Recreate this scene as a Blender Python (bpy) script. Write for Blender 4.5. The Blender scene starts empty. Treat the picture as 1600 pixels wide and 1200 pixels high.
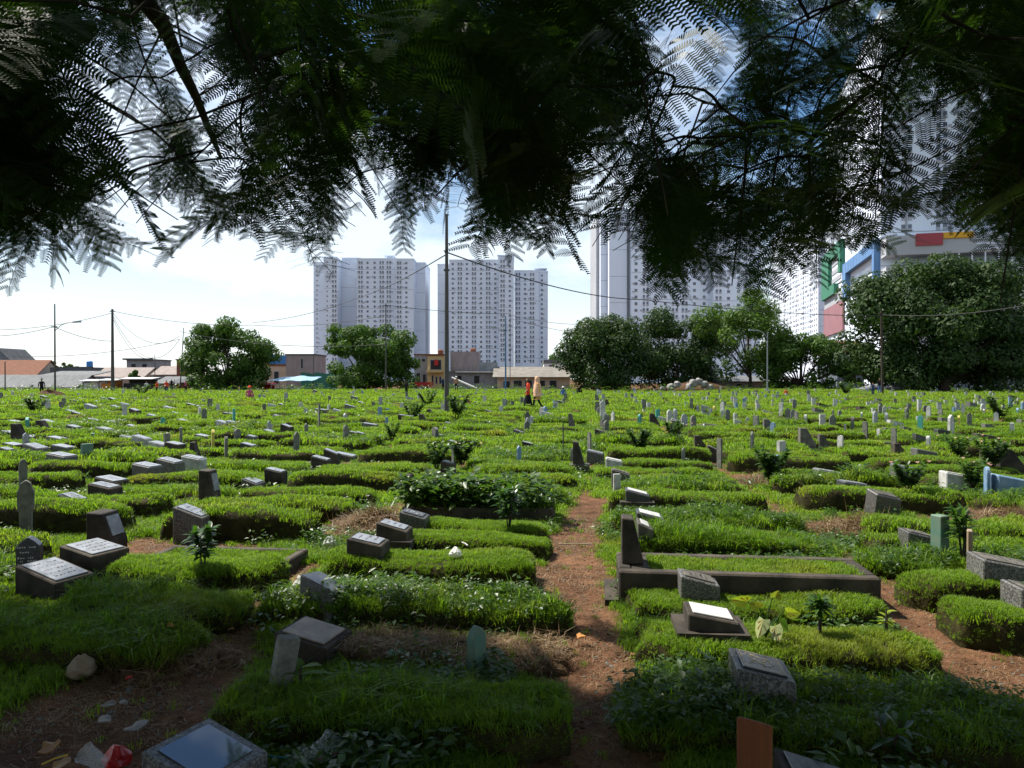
import bpy, bmesh, math, random
import numpy as np
from mathutils import Vector, Matrix, Euler

sc = bpy.context.scene
col = sc.collection
rng = np.random.default_rng(11)
random.seed(11)
R = math.radians

# ------------------------------------------------------------------ camera
CAM_H = 1.65
F = 26 / 36 * 1600          # focal length in photograph pixels
HZ = 592                    # horizon line of the photograph
cam_d = bpy.data.cameras.new('camera'); cam_d.lens = 26; cam_d.sensor_width = 36
cam_d.clip_start = 0.05; cam_d.clip_end = 9000
cam = bpy.data.objects.new('camera', cam_d); col.objects.link(cam)
cam.location = (0, 0, CAM_H); cam.rotation_euler = (R(90) - math.atan(8 / F), 0, 0)
sc.camera = cam

# ------------------------------------------------------------------ sun, sky, exposure
SUN_AZ, SUN_EL = R(54), R(54)      # left of the viewing direction
to_sun = Vector((-math.sin(SUN_AZ) * math.cos(SUN_EL), math.cos(SUN_AZ) * math.cos(SUN_EL), math.sin(SUN_EL)))
sl = bpy.data.lights.new('sun', 'SUN'); sl.energy = 5.0; sl.angle = R(0.53); sl.color = (1.0, 0.94, 0.84)
so = bpy.data.objects.new('sun', sl); col.objects.link(so)
so.rotation_euler = to_sun.to_track_quat('Z', 'Y').to_euler(); so.location = to_sun * 60
world = bpy.data.worlds.new('World'); sc.world = world; world.use_nodes = True
wt = world.node_tree; wt.nodes.clear()
def wn(t): return wt.nodes.new(t)
w_out = wn('ShaderNodeOutputWorld'); w_bg = wn('ShaderNodeBackground'); w_bg.inputs[1].default_value = 0.056
w_sky = wn('ShaderNodeTexSky'); w_sky.sky_type = 'NISHITA'; w_sky.sun_disc = False
w_sky.sun_elevation = SUN_EL; w_sky.sun_rotation = -SUN_AZ; w_sky.air_density = 1.15; w_sky.dust_density = 0.25; w_sky.ozone_density = 3.0
w_tc = wn('ShaderNodeTexCoord'); w_map = wn('ShaderNodeMapping'); w_map.inputs['Scale'].default_value = (1.0, 1.0, 2.2)
w_map.inputs['Location'].default_value = (2.62, 1.1, 0.3)
w_ns = wn('ShaderNodeTexNoise'); w_ns.inputs['Scale'].default_value = 1.9; w_ns.inputs['Detail'].default_value = 9; w_ns.inputs['Roughness'].default_value = 0.58
w_rp = wn('ShaderNodeValToRGB'); w_rp.color_ramp.elements[0].position = 0.44; w_rp.color_ramp.elements[1].position = 0.57
w_sx = wn('ShaderNodeSeparateXYZ'); w_hz = wn('ShaderNodeMapRange')      # cloud and vapour bank low over the horizon
w_hz.inputs['From Min'].default_value = 0.0; w_hz.inputs['From Max'].default_value = 0.30
w_hz.inputs['To Min'].default_value = 1.2; w_hz.clamp = False; w_hz.inputs['To Max'].default_value = 0.0
w_mx = wn('ShaderNodeMath'); w_mx.operation = 'MAXIMUM'; w_cl = wn('ShaderNodeMix'); w_cl.data_type = 'RGBA'
w_ca = wn('ShaderNodeMix'); w_ca.data_type = 'RGBA'; w_ca.blend_type = 'ADD'; w_ca.inputs[0].default_value = 0.45; w_ca.inputs[6].default_value = (7.9, 8.5, 9.0, 1)   # clouds carry the glow of the sky round the sun
L = wt.links.new
L(w_tc.outputs['Generated'], w_map.inputs[0]); L(w_map.outputs[0], w_ns.inputs['Vector']); L(w_ns.outputs[0], w_rp.inputs[0])
L(w_tc.outputs['Generated'], w_sx.inputs[0]); L(w_sx.outputs[2], w_hz.inputs[0])
L(w_rp.outputs[0], w_mx.inputs[0]); L(w_hz.outputs[0], w_mx.inputs[1])
L(w_mx.outputs[0], w_cl.inputs[0]); w_hs = wn('ShaderNodeHueSaturation'); w_hs.inputs['Saturation'].default_value = 1.2; w_hs.inputs['Value'].default_value = 1.2; L(w_sky.outputs[0], w_hs.inputs['Color'])
L(w_hs.outputs[0], w_cl.inputs[6]); L(w_sky.outputs[0], w_ca.inputs[7]); L(w_ca.outputs[2], w_cl.inputs[7]); L(w_cl.outputs[2], w_bg.inputs[0]); L(w_bg.outputs[0], w_out.inputs[0])
sc.view_settings.view_transform = 'Standard'; sc.view_settings.look = 'None'
sc.view_settings.exposure = 0.85; sc.view_settings.gamma = 1.0; sc.view_settings.use_curve_mapping = False
cy = sc.cycles
cy.max_bounces = 5; cy.diffuse_bounces = 2; cy.glossy_bounces = 2; cy.transmission_bounces = 5; cy.transparent_max_bounces = 8
cy.use_denoising = True; cy.caustics_reflective = False; cy.caustics_refractive = False

# ------------------------------------------------------------------ helpers
def srgb(r, g, b):
    f = lambda c: (c / 255 / 12.92) if c <= 10 else ((c / 255 + 0.055) / 1.055) ** 2.4
    return (f(r), f(g), f(b), 1)
def at(px, py, z=0.0):            # where a point of the photograph meets the level z
    d = F * (CAM_H - z) / (py - HZ)
    return ((px - 800) / F * d, d)
def X(px, d): return (px - 800) / F * d
def Z(py, d): return CAM_H + (HZ - py) / F * d
def tag(o, label=None, cat=None, group=None, kind=None):
    if label: o['label'] = label
    if cat: o['category'] = cat
    if group: o['group'] = group
    if kind: o['kind'] = kind
    return o
def empty(name, loc=(0, 0, 0), rz=0):
    o = bpy.data.objects.new(name, None); col.objects.link(o); o.location = loc; o.rotation_euler = (0, 0, rz)
    o.empty_display_size = 0.2
    return o
def link(name, me, parent=None, loc=None, rot=None):
    o = bpy.data.objects.new(name, me); col.objects.link(o); o.parent = parent
    if loc is not None: o.location = loc
    if rot is not None: o.rotation_euler = rot
    return o
def rawmesh(name, verts, faces, mats, midx=None, smooth=False):
    me = bpy.data.meshes.new(name)
    me.from_pydata([tuple(v) for v in verts], [], [tuple(f) for f in faces])
    for m in (mats if isinstance(mats, (list, tuple)) else [mats]): me.materials.append(m)
    if midx is not None: me.polygons.foreach_set('material_index', midx)
    if smooth: me.polygons.foreach_set('use_smooth', [True] * len(me.polygons))
    me.update()
    return me
def npmesh(name, V, Fq, mats, midx=None, smooth=False):
    """fast mesh from numpy verts (n,3) and equal-sided faces (m,k)"""
    me = bpy.data.meshes.new(name); V = np.asarray(V, np.float32); Fq = np.asarray(Fq, np.int32); k = Fq.shape[1]
    me.vertices.add(len(V)); me.vertices.foreach_set('co', V.ravel())
    me.loops.add(Fq.size); me.loops.foreach_set('vertex_index', Fq.ravel())
    me.polygons.add(len(Fq)); me.polygons.foreach_set('loop_start', np.arange(0, Fq.size, k, dtype=np.int32))
    for m in (mats if isinstance(mats, (list, tuple)) else [mats]): me.materials.append(m)
    if midx is not None: me.polygons.foreach_set('material_index', np.asarray(midx, np.int32))
    if smooth: me.polygons.foreach_set('use_smooth', np.ones(len(Fq), bool))
    me.update(calc_edges=True); me.validate()
    return me
class MB:
    def __init__(s): s.v = []; s.f = []; s.m = []
    def hexa(s, p, m=0):       # 4 bottom points then 4 top points, both counter-clockwise
        b = len(s.v); s.v += [tuple(q) for q in p]
        for q in ((3, 2, 1, 0), (4, 5, 6, 7), (0, 1, 5, 4), (1, 2, 6, 5), (2, 3, 7, 6), (3, 0, 4, 7)):
            s.f.append(tuple(b + i for i in q)); s.m.append(m)
        return s
    def box(s, x0, x1, y0, y1, z0, z1, m=0):
        return s.hexa([(x0, y0, z0), (x1, y0, z0), (x1, y1, z0), (x0, y1, z0), (x0, y0, z1), (x1, y0, z1), (x1, y1, z1), (x0, y1, z1)], m)
    def tube(s, pts, rad, n=6, m=0, cap=True):
        pts = [Vector(p) for p in pts]
        if not hasattr(rad, '__len__'): rad = [rad] * len(pts)
        rings = []; ref = None
        for i, p in enumerate(pts):
            t = (pts[min(i + 1, len(pts) - 1)] - pts[max(i - 1, 0)])
            t = t.normalized() if t.length > 1e-9 else Vector((0, 0, 1))
            if ref is None: ref = Vector((1, 0, 0)) if abs(t.x) < 0.9 else Vector((0, 1, 0))
            a = (ref - t * ref.dot(t)).normalized(); ref = a; c = t.cross(a)
            b = len(s.v)
            for k in range(n):
                g = 2 * math.pi * k / n; q = p + (a * math.cos(g) + c * math.sin(g)) * rad[i]; s.v.append(tuple(q))
            rings.append(b)
        for i in range(len(rings) - 1):
            for k in range(n):
                s.f.append((rings[i] + k, rings[i] + (k + 1) % n, rings[i + 1] + (k + 1) % n, rings[i + 1] + k)); s.m.append(m)
        if cap:
            s.f.append(tuple(rings[0] + k for k in reversed(range(n)))); s.m.append(m)
            s.f.append(tuple(rings[-1] + k for k in range(n))); s.m.append(m)
        return s
    def prism(s, outline, y0, y1, m=0):      # outline in (x,z), counter-clockwise seen from -y, extruded along y
        b = len(s.v); n = len(outline)
        for y in (y0, y1): s.v += [(x, y, z) for x, z in outline]
        s.f.append(tuple(b + i for i in range(n))); s.m.append(m)
        s.f.append(tuple(b + n + i for i in reversed(range(n)))); s.m.append(m)
        for i in range(n):
            j = (i + 1) % n; s.f.append((b + j, b + i, b + n + i, b + n + j)); s.m.append(m)
        return s
    def poly(s, pts, m=0):
        b = len(s.v); s.v += [tuple(p) for p in pts]; s.f.append(tuple(range(b, b + len(pts)))); s.m.append(m); return s
    def mesh(s, name, mats, smooth=False): return rawmesh(name, s.v, s.f, mats, s.m, smooth)
    def build(s, name, mats, parent=None, loc=None, rot=None, smooth=False): return link(name, s.mesh(name, mats, smooth), parent, loc, rot)
def bevel(o, w, seg=1):
    m = o.modifiers.new('bevel', 'BEVEL'); m.width = w; m.segments = seg; m.limit_method = 'ANGLE'; m.angle_limit = R(30)
    return o

# ------------------------------------------------------------------ materials
def new_mat(name):
    m = bpy.data.materials.new(name); m.use_nodes = True
    nt = m.node_tree; b = nt.nodes['Principled BSDF']
    return m, nt, b
def mat(name, c1, c2=None, scale=6.0, rough=0.8, spec=0.3, bump=0.0, bscale=None, metal=0.0, stretch=None, detail=6, lo=0.35, hi=0.65, rand=0.0):
    m, nt, b = new_mat(name); N = nt.nodes.new; K = nt.links.new
    b.inputs['Roughness'].default_value = rough; b.inputs['Specular IOR Level'].default_value = spec; b.inputs['Metallic'].default_value = metal
    b.inputs['Base Color'].default_value = c1
    if c2 is None and not bump: return m
    tc = N('ShaderNodeTexCoord'); mp = N('ShaderNodeMapping'); K(tc.outputs['Object'], mp.inputs[0])
    if stretch: mp.inputs['Scale'].default_value = stretch
    if c2 is not None:
        n = N('ShaderNodeTexNoise'); n.inputs['Scale'].default_value = scale; n.inputs['Detail'].default_value = detail; n.inputs['Roughness'].default_value = 0.65
        K(mp.outputs[0], n.inputs['Vector']); r = N('ShaderNodeValToRGB')
        r.color_ramp.elements[0].position = lo; r.color_ramp.elements[1].position = hi
        r.color_ramp.elements[0].color = c1; r.color_ramp.elements[1].color = c2
        K(n.outputs[0], r.inputs[0]); out = r.outputs[0]
        if rand:
            oi = N('ShaderNodeObjectInfo'); mr = N('ShaderNodeMapRange'); mr.inputs['To Min'].default_value = 1 - rand; mr.inputs['To Max'].default_value = 1 + rand
            K(oi.outputs['Random'], mr.inputs[0]); mu = N('ShaderNodeMix'); mu.data_type = 'RGBA'; mu.blend_type = 'MULTIPLY'; mu.inputs[0].default_value = 1
            K(out, mu.inputs[6]); K(mr.outputs[0], mu.inputs[7]); out = mu.outputs[2]
        K(out, b.inputs['Base Color'])
    if bump:
        n2 = N('ShaderNodeTexNoise'); n2.inputs['Scale'].default_value = bscale or scale * 4; n2.inputs['Detail'].default_value = 5
        K(mp.outputs[0], n2.inputs['Vector']); bp = N('ShaderNodeBump'); bp.inputs['Strength'].default_value = 0.6; bp.inputs['Distance'].default_value = bump
        K(n2.outputs[0], bp.inputs['Height']); K(bp.outputs[0], b.inputs['Normal'])
    return m
def leafmat(name, c1, c2, c3=None, trans=0.45, rough=0.5, spec=0.25, pscale=0.5, lo=0.45, hi=0.7, tcol=1.5):
    """leaf or blade: per-leaf variation, patches of a third colour over the place, light passing through"""
    m, nt, b = new_mat(name); N = nt.nodes.new; K = nt.links.new
    oi = N('ShaderNodeObjectInfo'); geo = N('ShaderNodeNewGeometry')
    add = N('ShaderNodeMath'); add.operation = 'ADD'; K(oi.outputs['Random'], add.inputs[0]); K(geo.outputs['Random Per Island'], add.inputs[1])
    fr = N('ShaderNodeMath'); fr.operation = 'FRACT'; K(add.outputs[0], fr.inputs[0])
    mx = N('ShaderNodeMix'); mx.data_type = 'RGBA'; mx.inputs[6].default_value = c1; mx.inputs[7].default_value = c2; K(fr.outputs[0], mx.inputs[0]); out = mx.outputs[2]
    if c3 is not None:
        n = N('ShaderNodeTexNoise'); n.inputs['Scale'].default_value = pscale; n.inputs['Detail'].default_value = 5; K(geo.outputs['Position'], n.inputs['Vector'])
        mr = N('ShaderNodeMapRange'); mr.inputs['From Min'].default_value = lo; mr.inputs['From Max'].default_value = hi; K(n.outputs[0], mr.inputs[0])
        m2 = N('ShaderNodeMix'); m2.data_type = 'RGBA'; K(mr.outputs[0], m2.inputs[0]); K(out, m2.inputs[6]); m2.inputs[7].default_value = c3; out = m2.outputs[2]
    K(out, b.inputs['Base Color']); b.inputs['Roughness'].default_value = rough; b.inputs['Specular IOR Level'].default_value = spec
    tr = N('ShaderNodeBsdfTranslucent'); g = N('ShaderNodeMix'); g.data_type = 'RGBA'; g.blend_type = 'MULTIPLY'; g.inputs[0].default_value = 1
    K(out, g.inputs[6]); g.inputs[7].default_value = (tcol * 1.05, tcol * 1.1, tcol * 0.55, 1); K(g.outputs[2], tr.inputs[0])
    ms = N('ShaderNodeMixShader'); ms.inputs[0].default_value = trans; K(b.outputs[0], ms.inputs[1]); K(tr.outputs[0], ms.inputs[2])
    K(ms.outputs[0], nt.nodes['Material Output'].inputs[0])
    return m
M = {}
M['turf'] = leafmat('turf', (0.108, 0.196, 0.013, 1), (0.172, 0.266, 0.020, 1), (0.240, 0.240, 0.036, 1), trans=0.42, pscale=0.75, lo=0.54, hi=0.78, tcol=1.9)
M['long_grass'] = leafmat('long_grass', (0.064, 0.140, 0.007, 1), (0.120, 0.212, 0.012, 1), (0.195, 0.20, 0.03, 1), trans=0.48, pscale=1.3, lo=0.55, hi=0.8, tcol=1.8)
M['weed'] = leafmat('weed', (0.032, 0.080, 0.012, 1), (0.070, 0.125, 0.02, 1), None, trans=0.4, rough=0.4, spec=0.4, tcol=1.7)
M['straw'] = leafmat('straw', (0.20, 0.125, 0.065, 1), (0.32, 0.22, 0.12, 1), (0.12, 0.06, 0.03, 1), trans=0.2, pscale=2.0, tcol=1.0)
M['frond'] = leafmat('frond', (0.019, 0.046, 0.007, 1), (0.036, 0.076, 0.011, 1), None, trans=0.32, rough=0.45, spec=0.25, tcol=1.7)
M['bark'] = mat('bark', (0.035, 0.026, 0.02, 1), (0.075, 0.058, 0.045, 1), 9, 0.9, 0.2, 0.02, 30, stretch=(1, 1, 0.25))
M['concrete'] = mat('concrete', (0.065, 0.060, 0.052, 1), (0.15, 0.14, 0.12, 1), 9, 0.85, 0.25, 0.004, 120, rand=0.25)
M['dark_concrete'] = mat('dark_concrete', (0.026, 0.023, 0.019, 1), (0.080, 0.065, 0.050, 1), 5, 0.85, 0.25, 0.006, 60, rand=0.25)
M['terrazzo'] = mat('terrazzo', (0.04, 0.04, 0.04, 1), (0.24, 0.23, 0.21, 1), 90, 0.45, 0.4, 0.0008, 160, detail=3, lo=0.42, hi=0.7, rand=0.2)
M['granite'] = mat('granite', (0.025, 0.026, 0.028, 1), (0.085, 0.085, 0.09, 1), 60, 0.3, 0.5, 0.0, detail=3)
M['polished'] = mat('polished', (0.17, 0.18, 0.195, 1), (0.33, 0.345, 0.37, 1), 14, 0.28, 0.5)  # pale base colour includes painted sky and sun glare for the stone tops
M['white_marble'] = mat('white_marble', (0.58, 0.57, 0.54, 1), (0.36, 0.35, 0.33, 1), 5, 0.3, 0.4, lo=0.55, hi=0.8)
M['cream_plaque'] = mat('cream_plaque', (0.33, 0.255, 0.175, 1), (0.16, 0.12, 0.085, 1), 7, 0.45, 0.3)
M['white_paint'] = mat('white_paint', (0.46, 0.46, 0.44, 1), (0.22, 0.21, 0.19, 1), 8, 0.7, 0.2, lo=0.45, hi=0.72)
M['blue_paint'] = mat('blue_paint', (0.10, 0.20, 0.34, 1), (0.22, 0.30, 0.38, 1), 8, 0.55, 0.3)
M['green_paint'] = mat('green_paint', (0.08, 0.19, 0.15, 1), (0.16, 0.20, 0.14, 1), 7, 0.65, 0.3)
M['teal_paint'] = mat('teal_paint', (0.05, 0.26, 0.20, 1), (0.08, 0.30, 0.25, 1), 7, 0.6, 0.3)
M['yellow_paint'] = mat('yellow_paint', (0.50, 0.42, 0.06, 1), (0.38, 0.34, 0.10, 1), 7, 0.6, 0.3)
M['grey_stone'] = mat('grey_stone', (0.085, 0.09, 0.08, 1), (0.19, 0.19, 0.165, 1), 12, 0.85, 0.2, 0.006, 50, rand=0.25)
M['old_wood'] = mat('old_wood', (0.25, 0.17, 0.10, 1), (0.35, 0.30, 0.24, 1), 8, 0.8, 0.2, 0.003, 60, stretch=(1, 1, 0.2))
M['red_wood'] = mat('red_wood', (0.16, 0.052, 0.022, 1), (0.26, 0.085, 0.03, 1), 14, 0.65, 0.25, 0.002, 40, stretch=(1, 1, 0.1))
M['gold'] = mat('gold', (0.42, 0.32, 0.12, 1), (0.5, 0.42, 0.22, 1), 30, 0.5, 0.4)
M['letter_white'] = mat('letter_white', (0.55, 0.55, 0.52, 1), rough=0.6)
M['soil_dark'] = mat('soil_dark', (0.055, 0.032, 0.018, 1), (0.12, 0.07, 0.04, 1), 5, 0.95, 0.1, 0.03, 25)
M['plastic_white'] = leafmat('plastic_white', (0.62, 0.63, 0.63, 1), (0.75, 0.75, 0.75, 1), None, trans=0.3, rough=0.35, spec=0.5, tcol=0.9)
M['metal_dark'] = mat('metal_dark', (0.045, 0.04, 0.038, 1), (0.09, 0.075, 0.065, 1), 12, 0.6, 0.4)
M['metal_grey'] = mat('metal_grey', (0.20, 0.22, 0.24, 1), (0.28, 0.30, 0.31, 1), 5, 0.5, 0.4)
M['metal_blue'] = mat('metal_blue', (0.05, 0.13, 0.25, 1), (0.07, 0.17, 0.3, 1), 5, 0.5, 0.4)
M['wire'] = mat('wire', (0.02, 0.02, 0.022, 1), rough=0.7)

# ------------------------------------------------------------------ point instancing
_groups = {}
def inst_group(coll):
    if coll.name in _groups: return _groups[coll.name]
    g = bpy.data.node_groups.new('scatter_' + coll.name, 'GeometryNodeTree')
    g.interface.new_socket('Geometry', in_out='INPUT', socket_type='NodeSocketGeometry'); g.interface.new_socket('Geometry', in_out='OUTPUT', socket_type='NodeSocketGeometry')
    N = g.nodes.new; K = g.links.new
    gi = N('NodeGroupInput'); go = N('NodeGroupOutput'); ip = N('GeometryNodeInstanceOnPoints'); ci = N('GeometryNodeCollectionInfo')
    ci.inputs['Collection'].default_value = coll; ci.inputs['Separate Children'].default_value = True; ci.inputs['Reset Children'].default_value = True
    ra = N('GeometryNodeInputNamedAttribute'); ra.data_type = 'FLOAT_VECTOR'; ra.inputs[0].default_value = 'rot'
    sa = N('GeometryNodeInputNamedAttribute'); sa.data_type = 'FLOAT_VECTOR'; sa.inputs[0].default_value = 'scl'
    ia = N('GeometryNodeInputNamedAttribute'); ia.data_type = 'INT'; ia.inputs[0].default_value = 'idx'
    K(gi.outputs[0], ip.inputs['Points']); K(ci.outputs[0], ip.inputs['Instance']); ip.inputs['Pick Instance'].default_value = True
    K(ia.outputs[0], ip.inputs['Instance Index']); K(ra.outputs[0], ip.inputs['Rotation']); K(sa.outputs[0], ip.inputs['Scale'])
    K(ip.outputs[0], go.inputs[0]); _groups[coll.name] = g
    return g
def scatter(name, P, rot, scl, idx, coll, parent=None):
    P = np.asarray(P, np.float32); n = len(P)
    me = bpy.data.meshes.new(name); me.vertices.add(n); me.vertices.foreach_set('co', P.ravel())
    a = me.attributes.new('rot', 'FLOAT_VECTOR', 'POINT'); a.data.foreach_set('vector', np.asarray(rot, np.float32).ravel())
    s = np.asarray(scl, np.float32)
    if s.ndim == 1: s = np.repeat(s[:, None], 3, 1)
    a = me.attributes.new('scl', 'FLOAT_VECTOR', 'POINT'); a.data.foreach_set('vector', s.ravel())
    a = me.attributes.new('idx', 'INT', 'POINT'); a.data.foreach_set('value', np.asarray(idx, np.int32))
    me.update()
    o = link(name, me, parent); md = o.modifiers.new('scatter', 'NODES'); md.node_group = inst_group(coll)
    return o
def proto_coll(name, meshes):
    c = bpy.data.collections.new(name)
    for i, me in enumerate(meshes): c.objects.link(bpy.data.objects.new('%s_%02d' % (name, i), me))
    return c
def normal_rot(Nn, lean=0.5):
    """random spin about z, then lean with the surface normal (euler xyz)"""
    n = len(Nn); up = np.array([0, 0, 1.0]); D = Nn * lean + up * (1 - lean); D /= np.linalg.norm(D, axis=1, keepdims=True)
    D += rng.normal(0, 0.12, D.shape); D /= np.linalg.norm(D, axis=1, keepdims=True)
    th = np.arccos(np.clip(D[:, 2], -1, 1)); ph = np.arctan2(D[:, 1], D[:, 0])
    # R = Rz(ph) Ry(th) ; spin is carried by the choice of prototype
    return np.stack([np.zeros(n), th, ph], 1)
def blades(n, h, spread, w, bend, mat_, seed, hvar=0.4, lean=0.35):
    r = np.random.default_rng(seed); V = []; T = []
    for i in range(n):
        a = r.uniform(0, 2 * math.pi); rr = spread * math.sqrt(r.uniform()); x, y = rr * math.cos(a), rr * math.sin(a)
        hh = h * (1 + r.uniform(-hvar, hvar)); b = r.uniform(0, 2 * math.pi); dx, dy = math.cos(b), math.sin(b)
        ln = hh * lean * r.uniform(0.2, 1.2); bd = hh * bend * r.uniform(0.3, 1.3); ww = w * r.uniform(0.7, 1.2); px, py = -dy * ww / 2, dx * ww / 2
        k = len(V)
        m = (x + dx * ln * 0.5, y + dy * ln * 0.5, hh * 0.55); t = (x + dx * (ln + bd), y + dy * (ln + bd), hh * (1 - 0.35 * bend))
        V += [(x - px, y - py, -0.02), (x + px, y + py, -0.02), (m[0] - px * 0.8, m[1] - py * 0.8, m[2]), (m[0] + px * 0.8, m[1] + py * 0.8, m[2]), t]
        T += [(k, k + 1, k + 3), (k, k + 3, k + 2), (k + 2, k + 3, k + 4)]
    return npmesh('blades', V, T, mat_)
def leafy(n, h, spread, ll, lw, mat_, seed):
    r = np.random.default_rng(seed); V = []; T = []
    for i in range(n):
        a = r.uniform(0, 2 * math.pi); rr = spread * math.sqrt(r.uniform()); z = h * r.uniform(0.1, 1); p = np.array([rr * math.cos(a), rr * math.sin(a), z])
        b = a + r.normal(0, 0.9); e = r.uniform(-0.2, 0.7); d = np.array([math.cos(b) * math.cos(e), math.sin(b) * math.cos(e), math.sin(e)]); s = np.array([-math.sin(b), math.cos(b), r.normal(0, 0.3)])
        l = ll * r.uniform(0.6, 1.2); w = lw * r.uniform(0.7, 1.2); k = len(V)
        V += [p, p + d * l * 0.45 + s * w / 2, p + d * l + np.array([0, 0, -0.25 * l]), p + d * l * 0.45 - s * w / 2]; T += [(k, k + 1, k + 2), (k, k + 2, k + 3)]
    return npmesh('leaves', V, T, mat_)
PC = {
 'turf_a': proto_coll('turf_a', [blades(18, 0.032, 0.036, 0.0042, 0.5, M['turf'], s, 0.5) for s in range(6)]),
 'turf_b': proto_coll('turf_b', [blades(24, 0.040, 0.078, 0.008, 0.5, M['turf'], 20 + s, 0.5) for s in range(6)]),
 'turf_c': proto_coll('turf_c', [blades(36, 0.055, 0.19, 0.017, 0.5, M['turf'], 40 + s, 0.5) for s in range(5)]),
 'turf_d': proto_coll('turf_d', [blades(50, 0.085, 0.5, 0.042, 0.5, M['turf'], 60 + s, 0.5) for s in range(5)]),
 'long_a': proto_coll('long_a', [blades(14, 0.12, 0.045, 0.0065, 0.8, M['long_grass'], 80 + s, 0.5, 0.5) for s in range(6)]),
 'long_b': proto_coll('long_b', [blades(22, 0.12, 0.12, 0.011, 0.8, M['long_grass'], 90 + s, 0.5, 0.5) for s in range(6)]),
 'weed': proto_coll('weed', [leafy(26, 0.11, 0.07, 0.045, 0.022, M['weed'], 100 + s) for s in range(5)]),
 'weed_b': proto_coll('weed_b', [leafy(30, 0.20, 0.16, 0.085, 0.045, M['weed'], 110 + s) for s in range(5)]),
 'straw': proto_coll('straw', [blades(9, 0.012, 0.05, 0.0035, 3.0, M['straw'], 120 + s, 0.6, 3.0) for s in range(6)]),
 'straw_up': proto_coll('straw_up', [blades(14, 0.05, 0.05, 0.004, 1.2, M['straw'], 130 + s, 0.6, 0.9) for s in range(6)]),
}
def pebble(seed):
    bm = bmesh.new(); bmesh.ops.create_icosphere(bm, subdivisions=1, radius=0.011); r = random.Random(seed)
    for v in bm.verts: v.co.x *= r.uniform(0.8, 1.5); v.co *= r.uniform(0.75, 1.2); v.co.z *= 0.6
    me = bpy.data.meshes.new('pebble'); bm.to_mesh(me); bm.free(); me.materials.append(M['grey_stone'] if seed % 2 else M['soil_dark']); return me
PC['pebble'] = proto_coll('pebble', [pebble(s) for s in range(6)])
NPC = {k: len(c.objects) for k, c in PC.items()}

# ================================================================== GROUND
YAW = R(6.4)                                    # the rows of graves run a little to the right of the view
EV = np.array([math.sin(YAW), math.cos(YAW)]); EU = np.array([math.cos(YAW), -math.sin(YAW)])
def uv(x, y): return x * EU[0] + y * EU[1], x * EV[0] + y * EV[1]
def xy(u, v): return u * EU[0] + v * EV[0], u * EU[1] + v * EV[1]
_h = np.random.default_rng(5)
_K = [(_h.uniform(0.5, 3.2), _h.uniform(0, 6.28), _h.uniform(0, 6.28)) for _ in range(9)]
def wob(x, y, f=1.0):
    s = 0
    for k, a, p in _K: s = s + np.sin(f * k * (x * math.cos(a) + y * math.sin(a)) + p)
    return s / 9
def hash2(i, j, s=0):
    return np.modf(np.abs(np.sin(i * 127.1 + j * 311.7 + s * 74.7) * 43758.5453))[0]
PATHS = [
 ([(945, 1290), (935, 1200), (925, 1120), (915, 1040), (902, 960), (893, 900), (890, 860), (905, 810), (935, 780)], [0.24, 0.24, 0.22, 0.24, 0.22, 0.18, 0.22, 0.16, 0.06]),
 ([(1720, 1180), (1560, 1040), (1450, 960), (1400, 920), (1365, 885), (1340, 868)], [0.42, 0.40, 0.32, 0.24, 0.18, 0.10]),
 ([(60, 1230), (170, 1130), (250, 1060), (340, 980), (390, 945), (430, 915), (470, 890)], [0.55, 0.50, 0.38, 0.22, 0.17, 0.15, 0.07])]
PATHS = [(np.array([at(*p) for p in pp]), np.array(w)) for pp, w in PATHS]
BLOBS = [(570, 822, 0.42, 0.55), (1345, 830, 0.38, 0.5), (1560, 812, 0.5, 0.6), (1185, 752, 0.5, 0.5), (90, 672, 1.2, 0.5), (240, 868, 0.5, 0.4), (1290, 690, 1.3, 0.5), (820, 900, 0.25, 0.3), (1030, 675, 1.0, 0.5)]
def soil(x, y):
    """how bare the ground is: worn paths between the columns and a few heaps"""
    x = np.asarray(x, float); y = np.asarray(y, float); m = np.full(x.shape, -1.0)
    for P, W in PATHS:
        for i in range(len(P) - 1):
            a, b = P[i], P[i + 1]; ab = b - a; t = np.clip(((x - a[0]) * ab[0] + (y - a[1]) * ab[1]) / (ab @ ab), 0, 1)
            d = np.hypot(x - a[0] - t * ab[0], y - a[1] - t * ab[1]); m = np.maximum(m, (W[i] + (W[i + 1] - W[i]) * t) - d)
    for px, py, r, s in BLOBS:
        bx, by = at(px, py); m = np.maximum(m, (r * 0.6 - np.hypot((x - bx) * 0.8, (y - by)) * 0.6) * s * 1.2)
    m = m + 0.11 + 0.10 * wob(x, y, 5.0) + 0.05 * wob(x, y, 13.0)
    u, v = uv(x, y)                                     # faint lanes farther off
    lane = np.abs(np.modf((u + 0.11) / 2.4 + 100.5)[0] - 0.5) * 2.4
    far = np.where(y > 8.5, (0.17 - lane) * 0.8 + 0.22 * wob(x, y, 1.1) - 0.06, -1)
    m = np.maximum(m, far)
    spots = wob(x * 1.3 + 40, y * 1.3 - 17, 0.8) + 0.55 * wob(x + 3, y + 8, 2.6)      # worn and dug-over spots across the field
    m = np.maximum(m, np.where(y > 7.5, (spots - 0.52) * 0.5, -1))
    return np.clip(m / 0.10 + 0.3, 0, 1)
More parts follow.
